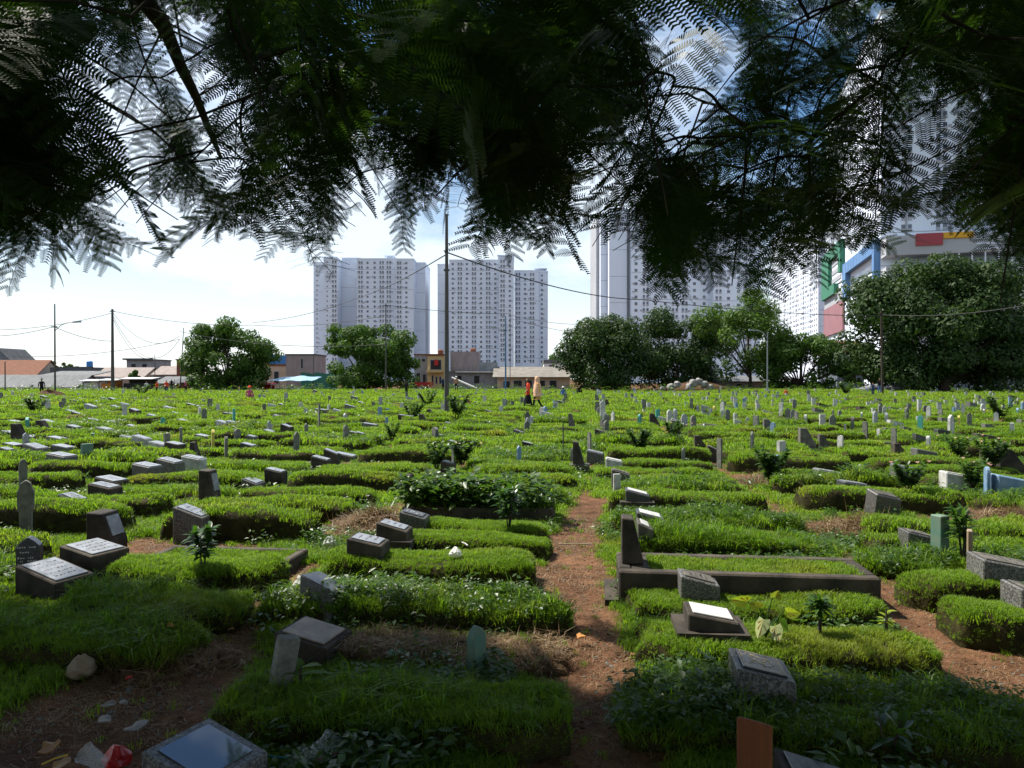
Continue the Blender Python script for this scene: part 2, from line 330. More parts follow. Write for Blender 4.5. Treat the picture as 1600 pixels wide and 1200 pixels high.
def bumps(x, y):
    """the far graves: low swells of turf in their rows"""
    u, v = uv(x, y); k = np.floor((u + 0.11) / 2.4); uu = (u + 0.11) - k * 2.4 - 1.2; vv = v + hash2(k, 1) * 0.9
    j = np.floor(vv / 0.98); w = vv - j * 0.98 - 0.49
    h = 0.10 + 0.20 * hash2(k, j, 2); h = np.where(hash2(k, j, 3) < 0.12, 0.03, h)
    uu = uu + 0.4 * (hash2(k, j, 5) - 0.5); hl = 0.62 + 0.36 * hash2(k, j, 6); h = h * (1 + 0.5 * wob(x, y, 1.2))
    return h * np.clip((hl - np.abs(uu)) / 0.16, 0, 1) * np.clip((0.30 + 0.14 * hash2(k, j, 7) - np.abs(w)) / 0.10, 0, 1)
FAR0, EDGE = 27.0, 113.0
def gz(x, y):
    x = np.asarray(x, float); y = np.asarray(y, float)
    z = 0.035 * wob(x, y, 0.9) + 0.015 * wob(x, y, 3.1) + 0.35 * wob(x * 0.06, y * 0.06) * np.clip((y - 20) / 40, 0, 1) * np.clip((130 - y) / 20, 0, 1)
    z = z - 0.22 * np.clip((y - 35) / 60, 0, 1)
    z = z + np.where((y > FAR0) & (y < EDGE), bumps(x, y), 0)
    return z - 0.02 * np.where(y < 12, soil(x, y), 0) * 1.0
def gz1(x, y): return float(gz(np.array([x]), np.array([y]))[0])
def grid_sheet(xs, ys):
    Xg, Yg = np.meshgrid(xs, ys); V = np.stack([Xg, Yg, gz(Xg, Yg)], -1).reshape(-1, 3); nx = len(xs)
    i = np.arange(len(ys) - 1)[:, None] * nx + np.arange(nx - 1)[None]; i = i.ravel()
    return V, np.stack([i, i + 1, i + nx + 1, i + nx], 1)
xs = np.concatenate([[-4000, -1500, -500, -200], np.arange(-110, -40, 0.7), np.arange(-40, -12, 0.28), np.arange(-12, 12, 0.11), np.arange(12, 40, 0.28), np.arange(40, 110, 0.7), [200, 500, 1500, 4000]])
ys = np.concatenate([[-3000, -400, -60, -20], np.arange(-8, 2, 0.6), np.arange(2, 14, 0.09), np.arange(14, 118, 0.24), np.arange(118, 160, 3), [200, 300, 500, 900, 2000, 6000]])
Vg, Fg = grid_sheet(xs, ys)
gm, nt, b = new_mat('ground'); N = nt.nodes.new; K = nt.links.new
va = N('ShaderNodeAttribute'); va.attribute_name = 'bare'
geo = N('ShaderNodeNewGeometry'); n1 = N('ShaderNodeTexNoise'); n1.inputs['Scale'].default_value = 7; n1.inputs['Detail'].default_value = 8; n1.inputs['Roughness'].default_value = 0.7; K(geo.outputs['Position'], n1.inputs['Vector'])
r1 = N('ShaderNodeValToRGB'); r1.color_ramp.elements[0].position = 0.3; r1.color_ramp.elements[1].position = 0.72
r1.color_ramp.elements[0].color = (0.064, 0.031, 0.016, 1); r1.color_ramp.elements[1].color = (0.225, 0.112, 0.060, 1); K(n1.outputs[0], r1.inputs[0])
r2 = N('ShaderNodeValToRGB'); r2.color_ramp.elements[0].position = 0.3; r2.color_ramp.elements[1].position = 0.7
r2.color_ramp.elements[0].color = (0.028, 0.040, 0.007, 1); r2.color_ramp.elements[1].color = (0.064, 0.076, 0.013, 1)
n2 = N('ShaderNodeTexNoise'); n2.inputs['Scale'].default_value = 1.4; n2.inputs['Detail'].default_value = 8; K(geo.outputs['Position'], n2.inputs['Vector']); K(n2.outputs[0], r2.inputs[0])
mx = N('ShaderNodeMix'); mx.data_type = 'RGBA'; K(va.outputs['Fac'], mx.inputs[0]); K(r2.outputs[0], mx.inputs[6])
n4 = N('ShaderNodeTexNoise'); n4.inputs['Scale'].default_value = 1.7; n4.inputs['Detail'].default_value = 4; K(geo.outputs['Position'], n4.inputs['Vector'])      # trodden, damper and dustier spots in the soil
m4 = N('ShaderNodeMapRange'); m4.inputs['From Min'].default_value = 0.33; m4.inputs['From Max'].default_value = 0.66; m4.inputs['To Min'].default_value = 0.55; m4.inputs['To Max'].default_value = 1.15; K(n4.outputs[0], m4.inputs[0])
mu = N('ShaderNodeMix'); mu.data_type = 'RGBA'; mu.blend_type = 'MULTIPLY'; mu.inputs[0].default_value = 1; K(r1.outputs[0], mu.inputs[6]); K(m4.outputs[0], mu.inputs[7]); K(mu.outputs[2], mx.inputs[7]); K(mx.outputs[2], b.inputs['Base Color'])
b.inputs['Roughness'].default_value = 0.95; b.inputs['Specular IOR Level'].default_value = 0.1
n3 = N('ShaderNodeTexNoise'); n3.inputs['Scale'].default_value = 28; n3.inputs['Detail'].default_value = 6; K(geo.outputs['Position'], n3.inputs['Vector'])
bp = N('ShaderNodeBump'); bp.inputs['Distance'].default_value = 0.03; bp.inputs['Strength'].default_value = 0.8; K(n3.outputs[0], bp.inputs['Height']); K(bp.outputs[0], b.inputs['Normal'])
M['ground'] = gm
me = npmesh('ground', Vg, Fg, gm, smooth=True)
a = me.attributes.new('bare', 'FLOAT', 'POINT')
bare = soil(Vg[:, 0], Vg[:, 1]); bare = np.where(Vg[:, 1] > EDGE, 0.8, bare); a.data.foreach_set('value', bare.astype(np.float32))
ground = link('ground', me); tag(ground, kind='structure')

# ================================================================== GRAVE MOUNDS
MOUNDS = []          # (cx, cy, half_len, half_wid, h, z0)
M['mound'] = mat('mound', (0.016, 0.016, 0.006, 1), (0.045, 0.040, 0.014, 1), 9, 0.95, 0.1, 0.02, 40)
M['dead_turf'] = mat('dead_turf', (0.055, 0.035, 0.020, 1), (0.14, 0.09, 0.05, 1), 12, 0.95, 0.1, 0.02, 50)
def mound_mesh(hl, hw, h, nseg, seed, mt):
    r = np.random.default_rng(seed); ph = r.uniform(0, 6.28, 4)
    prof = [(1.05, -0.12), (1.05, 0.10 * h), (1.03, 0.48 * h), (0.97, 0.78 * h), (0.88, 0.94 * h), (0.68, 1.01 * h), (0.40, 1.03 * h), (0.12, 1.04 * h)]
    V = []; n = nseg; th = np.linspace(0, 2 * math.pi, n, endpoint=False); e = 0.42
    cx = np.sign(np.cos(th)) * np.abs(np.cos(th)) ** e; sy = np.sign(np.sin(th)) * np.abs(np.sin(th)) ** e
    for s, z in prof:
        k = 1 + 0.045 * np.sin(3 * th + ph[0]) + 0.035 * np.sin(7 * th + ph[1])
        u = cx * (hl - (1 - s) * hw * 1.5 if s > 0.3 else hl * s) * k; v = sy * hw * s * k
        zz = z + (0.12 * h * np.sin(u * 3.4 + ph[2]) + 0.07 * h * np.sin(u * 8 + v * 9 + ph[3])) * (1 if z > 0 else 0)
        V.append(np.stack([u, v, zz], 1))
    V = np.concatenate(V); q = []
    for i in range(len(prof) - 1):
        for k in range(n): q.append((i * n + k, i * n + (k + 1) % n, (i + 1) * n + (k + 1) % n, (i + 1) * n + k))
    faces = q + [tuple((len(prof) - 1) * n + k for k in range(n))]
    g = YAW + r.normal(0, 0.055 if nseg < 40 else 0.015); Rz = np.array([[math.cos(g), -math.sin(g)], [math.sin(g), math.cos(g)]]); V[:, :2] = V[:, :2] @ Rz
    return V, faces
def surf_points(V, faces, density):
    Q = np.array([f for f in faces if len(f) == 4]); T = np.concatenate([Q[:, [0, 1, 2]], Q[:, [0, 2, 3]]])
    a, b_, c = V[T[:, 0]], V[T[:, 1]], V[T[:, 2]]; nr = np.cross(b_ - a, c - a); ar = np.linalg.norm(nr, axis=1) / 2
    n = int(ar.sum() * density); t = rng.choice(len(T), n, p=ar / ar.sum()); r1, r2 = rng.uniform(size=n), rng.uniform(size=n); s = np.sqrt(r1)
    P = a[t] * (1 - s)[:, None] + b_[t] * (s * (1 - r2))[:, None] + c[t] * (s * r2)[:, None]
    nn = nr[t] / (2 * ar[t])[:, None]
    return P, nn
def tufts_for(d):
    if d < 8: return 'turf_a', 1900
    if d < 15: return 'turf_b', 420
    return 'turf_c', 85
mound_no = 0
def mound(cx, cy, length, wid, h, label, style='turf', dense=1.0, size=1.0):
    """one grave: an earth mound with its own turf"""
    global mound_no
    h = max(0.05, h - (0.025 if style in ('turf', 'dead') else 0.06)); mound_no += 1; d = math.hypot(cx, cy); z0 = gz1(cx, cy) if cy < FAR0 else 0
    V, faces = mound_mesh(length / 2, wid / 2, h, 40 if d < 9 else 24, mound_no, None)
    o = link('grave_mound', rawmesh('grave_mound', V, faces, M['dead_turf'] if style == 'dead' else M['mound'], smooth=True), None, (cx, cy, z0))
    tag(o, label, 'grave mound', 'grave mounds in rows')
    MOUNDS.append((cx, cy, length / 2, wid / 2, h, z0))
    key, den = tufts_for(d); bald = (0.9 if hash2(cx, cy, 3) < 0.65 else 0.5) if d > 8 else 0.55  # side turf thinned so the dark earth stands in for the sides' shade
    def put(key, den, sc_, nm, lean=0.55, top=False):
        P, nn = surf_points(V, faces, den)
        k = (P[:, 2] > 0.0) & ((nn[:, 2] > 0.55) | (rng.uniform(size=len(P)) > bald)); P, nn = P[k], nn[k]
        if len(P) == 0: return
        t = scatter(nm, P, normal_rot(nn, lean), rng.uniform(0.7, 1.35, len(P)) * sc_ * np.clip(0.30 + nn[:, 2], 0.45, 1.0) * (1 + 0.7 * wob(P[:, 0] + cx, P[:, 1] + cy, 2.4)), rng.integers(0, NPC[key], len(P)), PC[key], o); tag(t, kind='stuff')
    if style == 'dead':
        put('straw_up', 500, 1.0, 'dry_grass'); put('turf_a', 130, 0.9, 'turf')
    else:
        put(key, den * dense, size * (0.74 if style == 'turf' else 0.95), 'turf')
        if style == 'long': put('long_a' if d < 9 else 'long_b', 230 if d < 9 else 50, 0.75 if d < 9 else 0.6, 'long_grass', 0.35)
        if style == 'weed': put('weed' if d < 9 else 'weed_b', 160 if d < 9 else 35, 0.75 if d < 9 else 0.55, 'weeds', 0.3); put('long_a' if d < 9 else 'long_b', 120 if d < 9 else 25, 0.8, 'long_grass', 0.35)
        if style == 'turf' and d < 15: put('long_a', 20, 0.42, 'long_grass', 0.4)
    return o
def mound_px(pl, pr, pyb, wid, h, label, style='turf', **k):
    d = F * CAM_H / (pyb - HZ); xl, xr = X(pl, d), X(pr, d); ln = (xr - xl); c = np.array([(xl + xr) / 2, d]) + EV * wid / 2
    return mound(c[0], c[1], ln, wid, h, label, style, **k)
NEAR = [
 (985, 1690, 1190, 0.62, 0.17, 'nearest grass grave mound right of the central path, carrying the gold-lettered headstone', 'weed'),
 (1000, 1455, 1056, 0.52, 0.14, 'clipped grass grave mound with red and yellow leafed plant growing on it', 'turf'),
 (990, 1382, 979, 0.44, 0.135, 'clipped grass grave mound directly in front of the long concrete grave', 'turf'),
 (300, 885, 1178, 0.46, 0.19, 'shaggy nearest grave mound left of central path, between two leaning upright slabs', 'long'),
 (520, 890, 1046, 0.42, 0.07, 'bare brown grave mound beside the cream plaque headstone', 'dead'),
 (392, 880, 984, 0.48, 0.20, 'overgrown weedy grave mound with tilted headstone sunk in its left end', 'weed'),
 (495, 832, 917, 0.55, 0.19, 'smoothly clipped grave mound with flat-topped block headstone, left of the path', 'turf'),
 (575, 852, 872, 0.45, 0.17, 'clipped grave mound behind the smoothest one, second block headstone at its end', 'turf'),
 (655, 850, 846, 0.45, 0.16, 'grave mound just in front of dark kerb overgrown with shrubs', 'turf'),
 (140, 418, 930, 0.50, 0.20, 'rounded grave mound at left with dark leafy plant on top', 'turf'),
 (60, 345, 990, 0.55, 0.20, 'shaggy grave mound at left, half in tree shade', 'long'),
 (-220, 262, 1045, 0.55, 0.18, 'shaded long-grass grave mound at lower left edge', 'long'),
 (-260, 20, 900, 0.45, 0.12, 'grass grave mound at left edge behind the black pointed stone', 'long'),
 (1530, 1830, 1020, 0.48, 0.20, 'clipped grave mound at right edge beside the right-hand path', 'turf'),
 (1452, 1800, 962, 0.46, 0.20, 'rounded grave mound with weathered plank and granite block, right of right-hand path', 'turf'),
 (1366, 1660, 908, 0.50, 0.17, 'grave mound with green-stained post at the far end of right-hand path', 'weed'),
 (1375, 1640, 872, 0.50, 0.15, 'low grave mound behind the green-stained post', 'turf'),
]
for r_ in NEAR: mound_px(*r_)
def ordinal(n):
    W = ['zeroth', 'first', 'second', 'third', 'fourth', 'fifth', 'sixth', 'seventh', 'eighth', 'ninth', 'tenth', 'eleventh', 'twelfth', 'thirteenth', 'fourteenth', 'fifteenth', 'sixteenth', 'seventeenth', 'eighteenth', 'nineteenth', 'twentieth']
    return W[n] if n < len(W) else ('twenty-' + W[n - 20] if n < 30 else 'thirty-' + W[n - 30])
START = {-1: 9.7, 0: 6.75, 1: 6.4, -2: 7.1}
cand = []
for k in range(-10, 11):
    nth = 0
    v = START.get(k, 4.2) + 0.3 * hash2(k, 7) if k in START else 4.0 + 0.9 * hash2(k, 1)
    while v < FAR0 - 0.4:
        pitch = 0.84 + 0.42 * hash2(k, v * 3.1, 5); u = -0.11 + 2.4 * k + 1.2 + 0.34 * (hash2(k, v, 4) - 0.5)
        x, y = xy(u, v + 0.3)
        if y > 2.5 and abs(x) < 0.76 * y + 0.9 and hash2(k, v, 9) > 0.08:
            nth += 1; cand.append((math.hypot(x, y), k, nth, x, y, hash2(k, v, 6), hash2(k, v, 8)))
        v += pitch
cand.sort()
side = {k: ('%s column %s of central path' % (ordinal(k + 1 if k >= 0 else -k), 'right' if k >= 0 else 'left')) for k in range(-11, 12)}
for d_, k, nth, x, y, ra, rb in cand[:300 - len(NEAR)]:
    st = 'turf' if ra < 0.60 else ('long' if ra < 0.85 else 'weed')
    look = {'turf': 'low clipped-grass grave mound', 'long': 'long-grass grave mound', 'weed': 'weedy grave mound'}[st]
    mound(x, y, 1.60 + 0.38 * hash2(x, y, 12), 0.46 + 0.14 * ra, 0.13 + 0.18 * rb, '%s, %s back from camera in %s' % (look, ordinal(nth), side[k]), st)
print('mounds', len(MOUNDS), 'of', len(cand) + len(NEAR), 'last at', cand[min(len(cand), 283) - 1][0])
MA = np.array(MOUNDS)
def surface_z(x, y):
    """top of whatever turf lies at x, y"""
    dx, dy = x - MA[:, 0], y - MA[:, 1]; u = dx * EU[0] + dy * EU[1]; v = dx * EV[0] + dy * EV[1]
    s = np.maximum(np.abs(u) / MA[:, 2], np.abs(v) / MA[:, 3]); ok = s < 1.02
    z = gz1(x, y)
    if ok.any():
        i = np.where(ok)[0]; t = np.clip((1.05 - s[i]) / 0.15, 0, 1); z = max(z, float((MA[i, 5] + MA[i, 4] * t).max()))
    return z

# ================================================================== GROUND COVER
def in_mound(Px, Py):
    inside = np.zeros(len(Px), bool)
    for cx, cyy, hl, hw, h, z0 in MOUNDS:
        if cyy > 12: continue
        dx, dy = Px - cx, Py - cyy; inside |= (np.abs(dx * EU[0] + dy * EU[1]) < hl * 0.95) & (np.abs(dx * EV[0] + dy * EV[1]) < hw * 0.95)
    return inside
def field_points(d0, d1, den, half=0.78, pad=0.9):
    n = int(den * (half * (d1 ** 2 - d0 ** 2) + 2 * pad * (d1 - d0))); y = np.sqrt(rng.uniform(d0 ** 2, d1 ** 2, n)); x = rng.uniform(-1, 1, n) * (half * y + pad)
    return x, y
def cover(name, label, cat, bands, keep):
    for i, (d0, d1, den, key, scl) in enumerate(bands):
        x, y = field_points(d0, d1, den); k = keep(x, y) & ~in_mound(x, y); x, y = x[k], y[k]; n = len(x)
        P = np.stack([x, y, gz(x, y)], 1); up = np.repeat([[0.0, 0, 1]], n, 0)
        rot = normal_rot(up, 0.5)
        rot[:, 2] = rng.uniform(0, 6.28, n)
        o = scatter(name, P, rot, rng.uniform(0.65, 1.35, n) * scl * (1 + 0.8 * wob(x, y, 1.9)), rng.integers(0, NPC[key], n), PC[key]); tag(o, label, cat, None, 'stuff')
cover('grass', 'short green grass growing between the graves', 'grass',
      [(2.2, 9, 950, 'turf_a', 1.0), (9, 18, 190, 'turf_b', 1.1), (18, 40, 34, 'turf_c', 1.15), (40, 113, 5.5, 'turf_d', 1.0)],
      lambda x, y: rng.uniform(size=len(x)) > np.clip(soil(x, y) * 1.15 - 0.05, 0, 0.985))
cover('long_grass', 'long loose grass in patches between the graves', 'grass',
      [(2.6, 9, 200, 'long_a', 0.6), (9, 20, 26, 'long_b', 0.7), (20, 50, 3, 'long_b', 1.2)],
      lambda x, y: (rng.uniform(size=len(x)) < np.clip(wob(x, y, 1.7) * 2.2 + 0.25, 0.03, 1)) & (soil(x, y) < 0.4))
cover('weeds', 'broad-leaved weeds spreading between the graves', 'weeds',
      [(2.6, 9, 90, 'weed', 1.0), (9, 24, 20, 'weed_b', 0.6), (24, 60, 1.6, 'weed_b', 1.1)],
      lambda x, y: (rng.uniform(size=len(x)) < np.clip(wob(x + 9, y + 4, 1.3) * 2.5 + 0.1, 0.0, 1)) & (soil(x, y) < 0.6))
cover('dry_litter', 'dry straw and needle litter on the bare brown paths', 'litter',
      [(2.2, 10, 420, 'straw', 1.0)], lambda x, y: rng.uniform(size=len(x)) < soil(x, y) * 0.9 + 0.02)

cover('undergrowth', 'tangled low weeds and brush along the far edge of the field', 'weeds',
      [(96, 117, 0.10, 'weed_b', 3.6)], lambda x, y: np.abs(x) < 80)

cover('pebbles', 'small pebbles and clods on the bare brown paths', 'pebbles',
      [(2.2, 9, 130, 'pebble', 1.0)], lambda x, y: rng.uniform(size=len(x)) < soil(x, y) ** 2)

# ================================================================== HEADSTONES
BANDS = [(0, 62, 'at left edge below the orange roof'), (62, 130, 'below the left street lamp'), (130, 230, 'below the dark utility pole'), (230, 300, 'below the food stalls'),
 (300, 425, 'below the round tree by the carts'), (425, 500, 'below the blue tarp'), (500, 575, 'below left half of tree with pole'), (575, 650, 'below right half of tree with pole'),
 (650, 730, 'around the tall dark pole'), (730, 800, 'between tall dark pole and walking couple'), (800, 880, 'below the walking couple'), (880, 950, 'below the dark bushy tree'), (950, 1040, 'below the white tower right of centre'),
 (1040, 1130, 'below the rubbish heap'), (1130, 1220, 'below the curved street lamp'), (1220, 1310, 'below the coloured building'), (1310, 1400, 'below the grey tarpaulin'), (1400, 1500, 'below left part of biggest tree'), (1500, 1601, 'near right edge below biggest tree')]
def band(px):
    for a, b_, t in BANDS:
        if a <= px < b_: return t
    return 'near right edge below biggest tree' if px > 800 else 'at left edge below the orange roof'
STONES = []        # autolabelled ones: (object, kind phrase, colour word, band, distance, category)
COLW = {'concrete': 'grey concrete', 'dark_concrete': 'dark concrete', 'terrazzo': 'speckled grey', 'granite': 'dark granite', 'white_marble': 'white marble', 'white_paint': 'white painted', 'blue_paint': 'blue painted',
        'green_paint': 'green painted', 'teal_paint': 'teal painted', 'yellow_paint': 'yellow painted', 'grey_stone': 'grey stone', 'old_wood': 'weathered wood', 'polished': 'pale grey'}
OUT = {
 'flat': [(-.5, 0), (.5, 0), (.5, 1), (-.5, 1)],
 'round': [(-.5, 0), (.5, 0), (.5, .74), (.43, .87), (.28, .96), (0, 1), (-.28, .96), (-.43, .87), (-.5, .74)],
 'point': [(-.5, 0), (.5, 0), (.5, .80), (.30, .90), (0, 1), (-.30, .90), (-.5, .80)],
 'shield': [(-.36, 0), (.36, 0), (.38, .36), (.5, .44), (.5, .78), (.36, .86), (.30, .94), (0, 1), (-.30, .94), (-.36, .86), (-.5, .78), (-.5, .44), (-.38, .36)],
}
def sloped_top(L_, W, hl, hr, t=0.012, inset=0.03):
    """a plaque lying on the slope of a wedge block, proud of it"""
    x0, x1 = -L_ / 2 + inset, L_ / 2 - inset; zf = lambda x: hl + (hr - hl) * (x + L_ / 2) / L_ + 0.001
    w = W / 2 - inset
    return [(x0, -w, zf(x0)), (x1, -w, zf(x1)), (x1, w, zf(x1)), (x0, w, zf(x0)), (x0, -w, zf(x0) + t), (x1, -w, zf(x1) + t), (x1, w, zf(x1) + t), (x0, w, zf(x0) + t)]
def strokes(L_, W, hl, hr, lines, seed, z=0.014, margin=0.06, hgt=0.02):
    """rows of worn script on the slope: rows run across the stone"""
    r = random.Random(seed); mb = MB(); zf = lambda x: hl + (hr - hl) * (x + L_ / 2) / L_ + z
    xs_ = [(-L_ / 2 + margin) + (L_ - 2 * margin) * (i + 0.5) / lines for i in range(lines)]
    for x in xs_:
        y = -W / 2 + margin + r.uniform(0, 0.03); end = W / 2 - margin - r.uniform(0, 0.03)
        while y < end:
            g = r.uniform(0.008, 0.03); k = r.randint(1, 3)
            for _ in range(k):
                dx = r.uniform(-hgt / 2, hgt / 2); w = r.uniform(0.003, 0.006); l = r.uniform(0.3, 1) * g
                xa, xb = x + dx, x + dx + r.uniform(-hgt / 2, hgt / 2)
                mb.poly([(xa - w, y, zf(xa - w)), (xa + w, y, zf(xa + w)), (xb + w, y + l, zf(xb + w)), (xb - w, y + l, zf(xb - w))])
            y += g + r.uniform(0.004, 0.012)
    return mb
def finish(o, label, cat, kindphrase, colour, px, d, group):
    tag(o, label, cat, group)
    if label is None: STONES.append((o, kindphrase, COLW[colour], band(px), d, cat))
    return o
def wedge_at(x, y, z, L_, W, hl, hr, colour, plaque=None, label=None, px=0, rz=0, tilt=0, slab=False, text=None, near=False, sink=0.24):
    d = math.hypot(x, y)
    mb = MB().hexa([(-L_ / 2, -W / 2, -sink), (L_ / 2, -W / 2, -sink), (L_ / 2, W / 2, -sink), (-L_ / 2, W / 2, -sink), (-L_ / 2, -W / 2, hl), (L_ / 2, -W / 2, hr), (L_ / 2, W / 2, hr), (-L_ / 2, W / 2, hl)])
    o = mb.build('headstone', M[colour], None, (x, y, z), (tilt, 0, -YAW + rz))
    if d < 16: bevel(o, 0.008 if d < 9 else 0.012)
    finish(o, label, 'headstone', 'slanted headstone block', colour, px, d, 'slanted block headstones')
    if plaque:
        p = MB().hexa(sloped_top(L_, W, hl, hr, 0.010, 0.032 if d < 12 else 0.02)).build('plaque', M[plaque], o)
        if d < 8: bevel(p, 0.003)
    if slab: MB().box(-L_ / 2 - 0.07, L_ / 2 + 0.05, -W / 2 - 0.05, W / 2 + 0.05, -0.06, 0.022).build('base_slab', M['dark_concrete'], o)
    if text: strokes(L_, W, hl, hr, text[0], int(px), 0.0125 if plaque else 0.0025, 0.06, text[2] if len(text) > 2 else 0.02).build('inscription', M[text[1]], o)
    return o
def place(px, pyb, dz=None):
    dz = (0.025 if pyb > 900 else 0.035) if dz is None else dz
    z = 0.12
    for _ in range(4):
        x, y = at(px, pyb, z); z = surface_z(x, y) + dz
        if 660 < pyb < 900: z = max(z, 0.14)
    return x, y, z
def wedge(pl, pr, pt, pb, colour='terrazzo', plaque='polished', label=None, W=None, **k):
    px = (pl + pr) / 2; x, y, z = place(px, pb); L_ = (pr - pl) * y / F * (0.90 if y < 12 else 0.84)
    L_ = min(L_, 0.50); W = W or max(0.20, min(0.30, L_ * 0.8)); hl = CAM_H - z - (pt - HZ) * (y + W) / F; hl = min(max(hl, 0.11), 0.42); hr = k.pop('hr', hl * random.uniform(0.48, 0.62))
    if W > 0: y2 = y + W / 2; x = x * y2 / y
    if plaque in ('polished', 'concrete') and 'text' not in k and y < 15: k['text'] = (random.choice([3, 4, 5]), random.choice(['metal_dark', 'dark_concrete']), 0.012)
    return wedge_at(x, y2, z, L_, W, hl, hr, colour, plaque, label, px, **k)
def slab_at(x, y, z, w, t, h, shape, colour, label=None, px=0, rz=0.0, tilt=(0, 0), mat2=None):
    d = math.hypot(x, y)
    o = MB().prism([(a * w, -0.24 if c == 0 else c * h) for a, c in OUT[shape]], -t / 2, t / 2).build('upright_gravestone', M[colour], None, (x, y, z), (tilt[0], tilt[1], rz))
    if d < 14: bevel(o, 0.007)
    return finish(o, label, 'gravestone', 'upright slab gravestone', colour, px, d, 'upright slab gravestones')
def slab(pl, pr, pt, pb, colour='grey_stone', shape='point', label=None, rz=None, t=None, **k):
    px = (pl + pr) / 2; x, y, z = place(px, pb); aw = (pr - pl) * y / F; h = max(0.2, CAM_H - z - (pt - HZ) * y / F); t = t or min(0.09, aw * 0.45)
    if rz is None: rz = -YAW + R(random.choice([52, 60, -58]))
    w = max(0.10, (aw - t * abs(math.sin(rz))) / max(0.25, abs(math.cos(rz))))
    return slab_at(x, y, z, min(w, 0.36), t, min(h, 0.75), shape, colour, label, px, rz, **k)
def post(pl, pr, pt, pb, colour='dark_concrete', label=None, W=0.2, top=0.42, plaque=None, base=False, **k):
    px = (pl + pr) / 2; x, y, z = place(px, pb); L_ = (pr - pl) * y / F; h = max(0.16, CAM_H - z - (pt - HZ) * y / F); W = min(W, L_ * 1.1)
    o = MB().prism([(-L_ / 2, -0.24), (L_ / 2, -0.24), (L_ / 2, 0.0), (-L_ / 2 + L_ * top, h * 0.97), (-L_ / 2, h)], -W / 2, W / 2).build('tapered_headstone', M[colour], None, (x, y + W / 2, z), (0, 0, -YAW))
    if y < 16: bevel(o, 0.008)
    finish(o, label, 'headstone', 'tapered upright headstone', colour, px, y, 'tapered upright headstones')
    if plaque:
        n = Vector((h, 0, L_ * (1 - top))).normalized(); a = Vector((L_ / 2 - L_ * (1 - top) * 0.2, 0, h * 0.2)); c = Vector((L_ / 2 - L_ * (1 - top) * 0.85, 0, h * 0.85)); w = W * 0.36
        q = [a + Vector((0, -w, 0)), a + Vector((0, w, 0)), c + Vector((0, w, 0)), c + Vector((0, -w, 0))]
        MB().hexa([p + n * 0.001 for p in q] + [p + n * 0.012 for p in q]).build('plaque', M[plaque], o)
    if base: MB().box(-L_ / 2 - 0.06, L_ / 2 + 0.08, -W / 2 - 0.05, W / 2 + 0.05, -0.12, 0.02).build('base_slab', M['concrete'], o)
    return o
def plate(pl, pr, pt, pb, colour='concrete', plaque='polished', label=None, **k):
    px = (pl + pr) / 2; x, y, z = place(px, pb); z = min(z, surface_z(x, y) + 0.05); L_ = min(0.55, (pr - pl) * y / F * 0.85); W = 0.30
    o = wedge_at(x, y + W / 2, z, L_, W, 0.10 + 0.04 * random.random(), 0.05, colour, plaque, label, px, sink=0.08)
    if label is None: STONES[-1] = (STONES[-1][0], 'low slanted plaque') + STONES[-1][2:]
    return o

# ---- nearest stones, one by one
o = wedge(1140, 1240, 1013, 1100, 'terrazzo', 'granite', 'speckled headstone block with gold border and gold script on dark top', W=0.30, near=True, rz=R(-2), hr=0.10)
gold_stone = o
o = wedge(1058, 1125, 888, 934, 'terrazzo', 'concrete', 'small rounded grey headstone block before the concrete grave, right of path', W=0.24, text=(4, 'metal_dark', 0.012))
o = wedge(1067, 1155, 940, 994, 'dark_concrete', 'white_marble', 'dark headstone block with bright white marble plaque on a concrete base slab', W=0.27, slab=True)
o = wedge(440, 541, 964, 1034, 'dark_concrete', 'cream_plaque', 'dark headstone block with cream plaque beside bare brown grave', W=0.34, rz=R(-8))
o = wedge(472, 540, 891, 941, 'granite', None, 'tilted dark headstone block half sunk in weeds near a white bag', W=0.24, tilt=R(-8), rz=R(-10))
o = wedge(544, 607, 832, 868, 'dark_concrete', 'polished', 'flat-topped block headstone on the smoothest clipped mound', W=0.26)
o = wedge(589, 644, 810, 842, 'dark_concrete', 'polished', 'long low block headstone, middle of three left of the path', W=0.24, slab=True)
o = wedge(625, 671, 794, 823, 'terrazzo', 'granite', 'block headstone with pale lettering, in front of the dark shrub-filled kerb', W=0.24, text=(4, 'letter_white', 0.05))
o = wedge(36, 135, 872, 930, 'dark_concrete', 'polished', 'wide grey block headstone in front of the black pointed stone', W=0.34, rz=R(-14))
o = wedge(107, 188, 842, 882, 'dark_concrete', 'polished', 'grey block headstone with worn pale top, beside rounded mound at left', W=0.36, rz=R(-16), text=(4, 'concrete', 0.02))
x, y, z = place(45, 908)
o = slab_at(x, y, z, 0.17, 0.10, 0.36, 'point', 'granite', 'black pointed gravestone with rows of white lettering at left edge', 45, R(16))
mbt = MB(); rr = random.Random(3)
for zr in (0.275, 0.235, 0.19, 0.165, 0.14, 0.115, 0.09):
    xx = -0.07
    while xx < 0.06:
        w = rr.uniform(0.006, 0.014)
        if rr.random() < 0.85: mbt.poly([(xx, -0.0515, zr), (xx + w, -0.0515, zr), (xx + w, -0.0515, zr + rr.uniform(0.008, 0.015)), (xx, -0.0515, zr + rr.uniform(0.006, 0.015))])
        xx += w + 0.006
mbt.build('inscription', M['letter_white'], o)
o = slab(418, 458, 995, 1066, 'grey_stone', 'flat', 'leaning grey stone slab at the left end of the nearest mound', rz=R(35), t=0.075, tilt=(R(4), R(9)))
o = slab(731, 758, 978, 1056, 'green_paint', 'point', 'green painted pointed slab standing on the nearest mound', rz=R(48), t=0.06)
o = slab(1460, 1479, 805, 866, 'green_paint', 'flat', 'square post stained green above bare orange brick, right of right-hand path', rz=R(20), t=0.11)
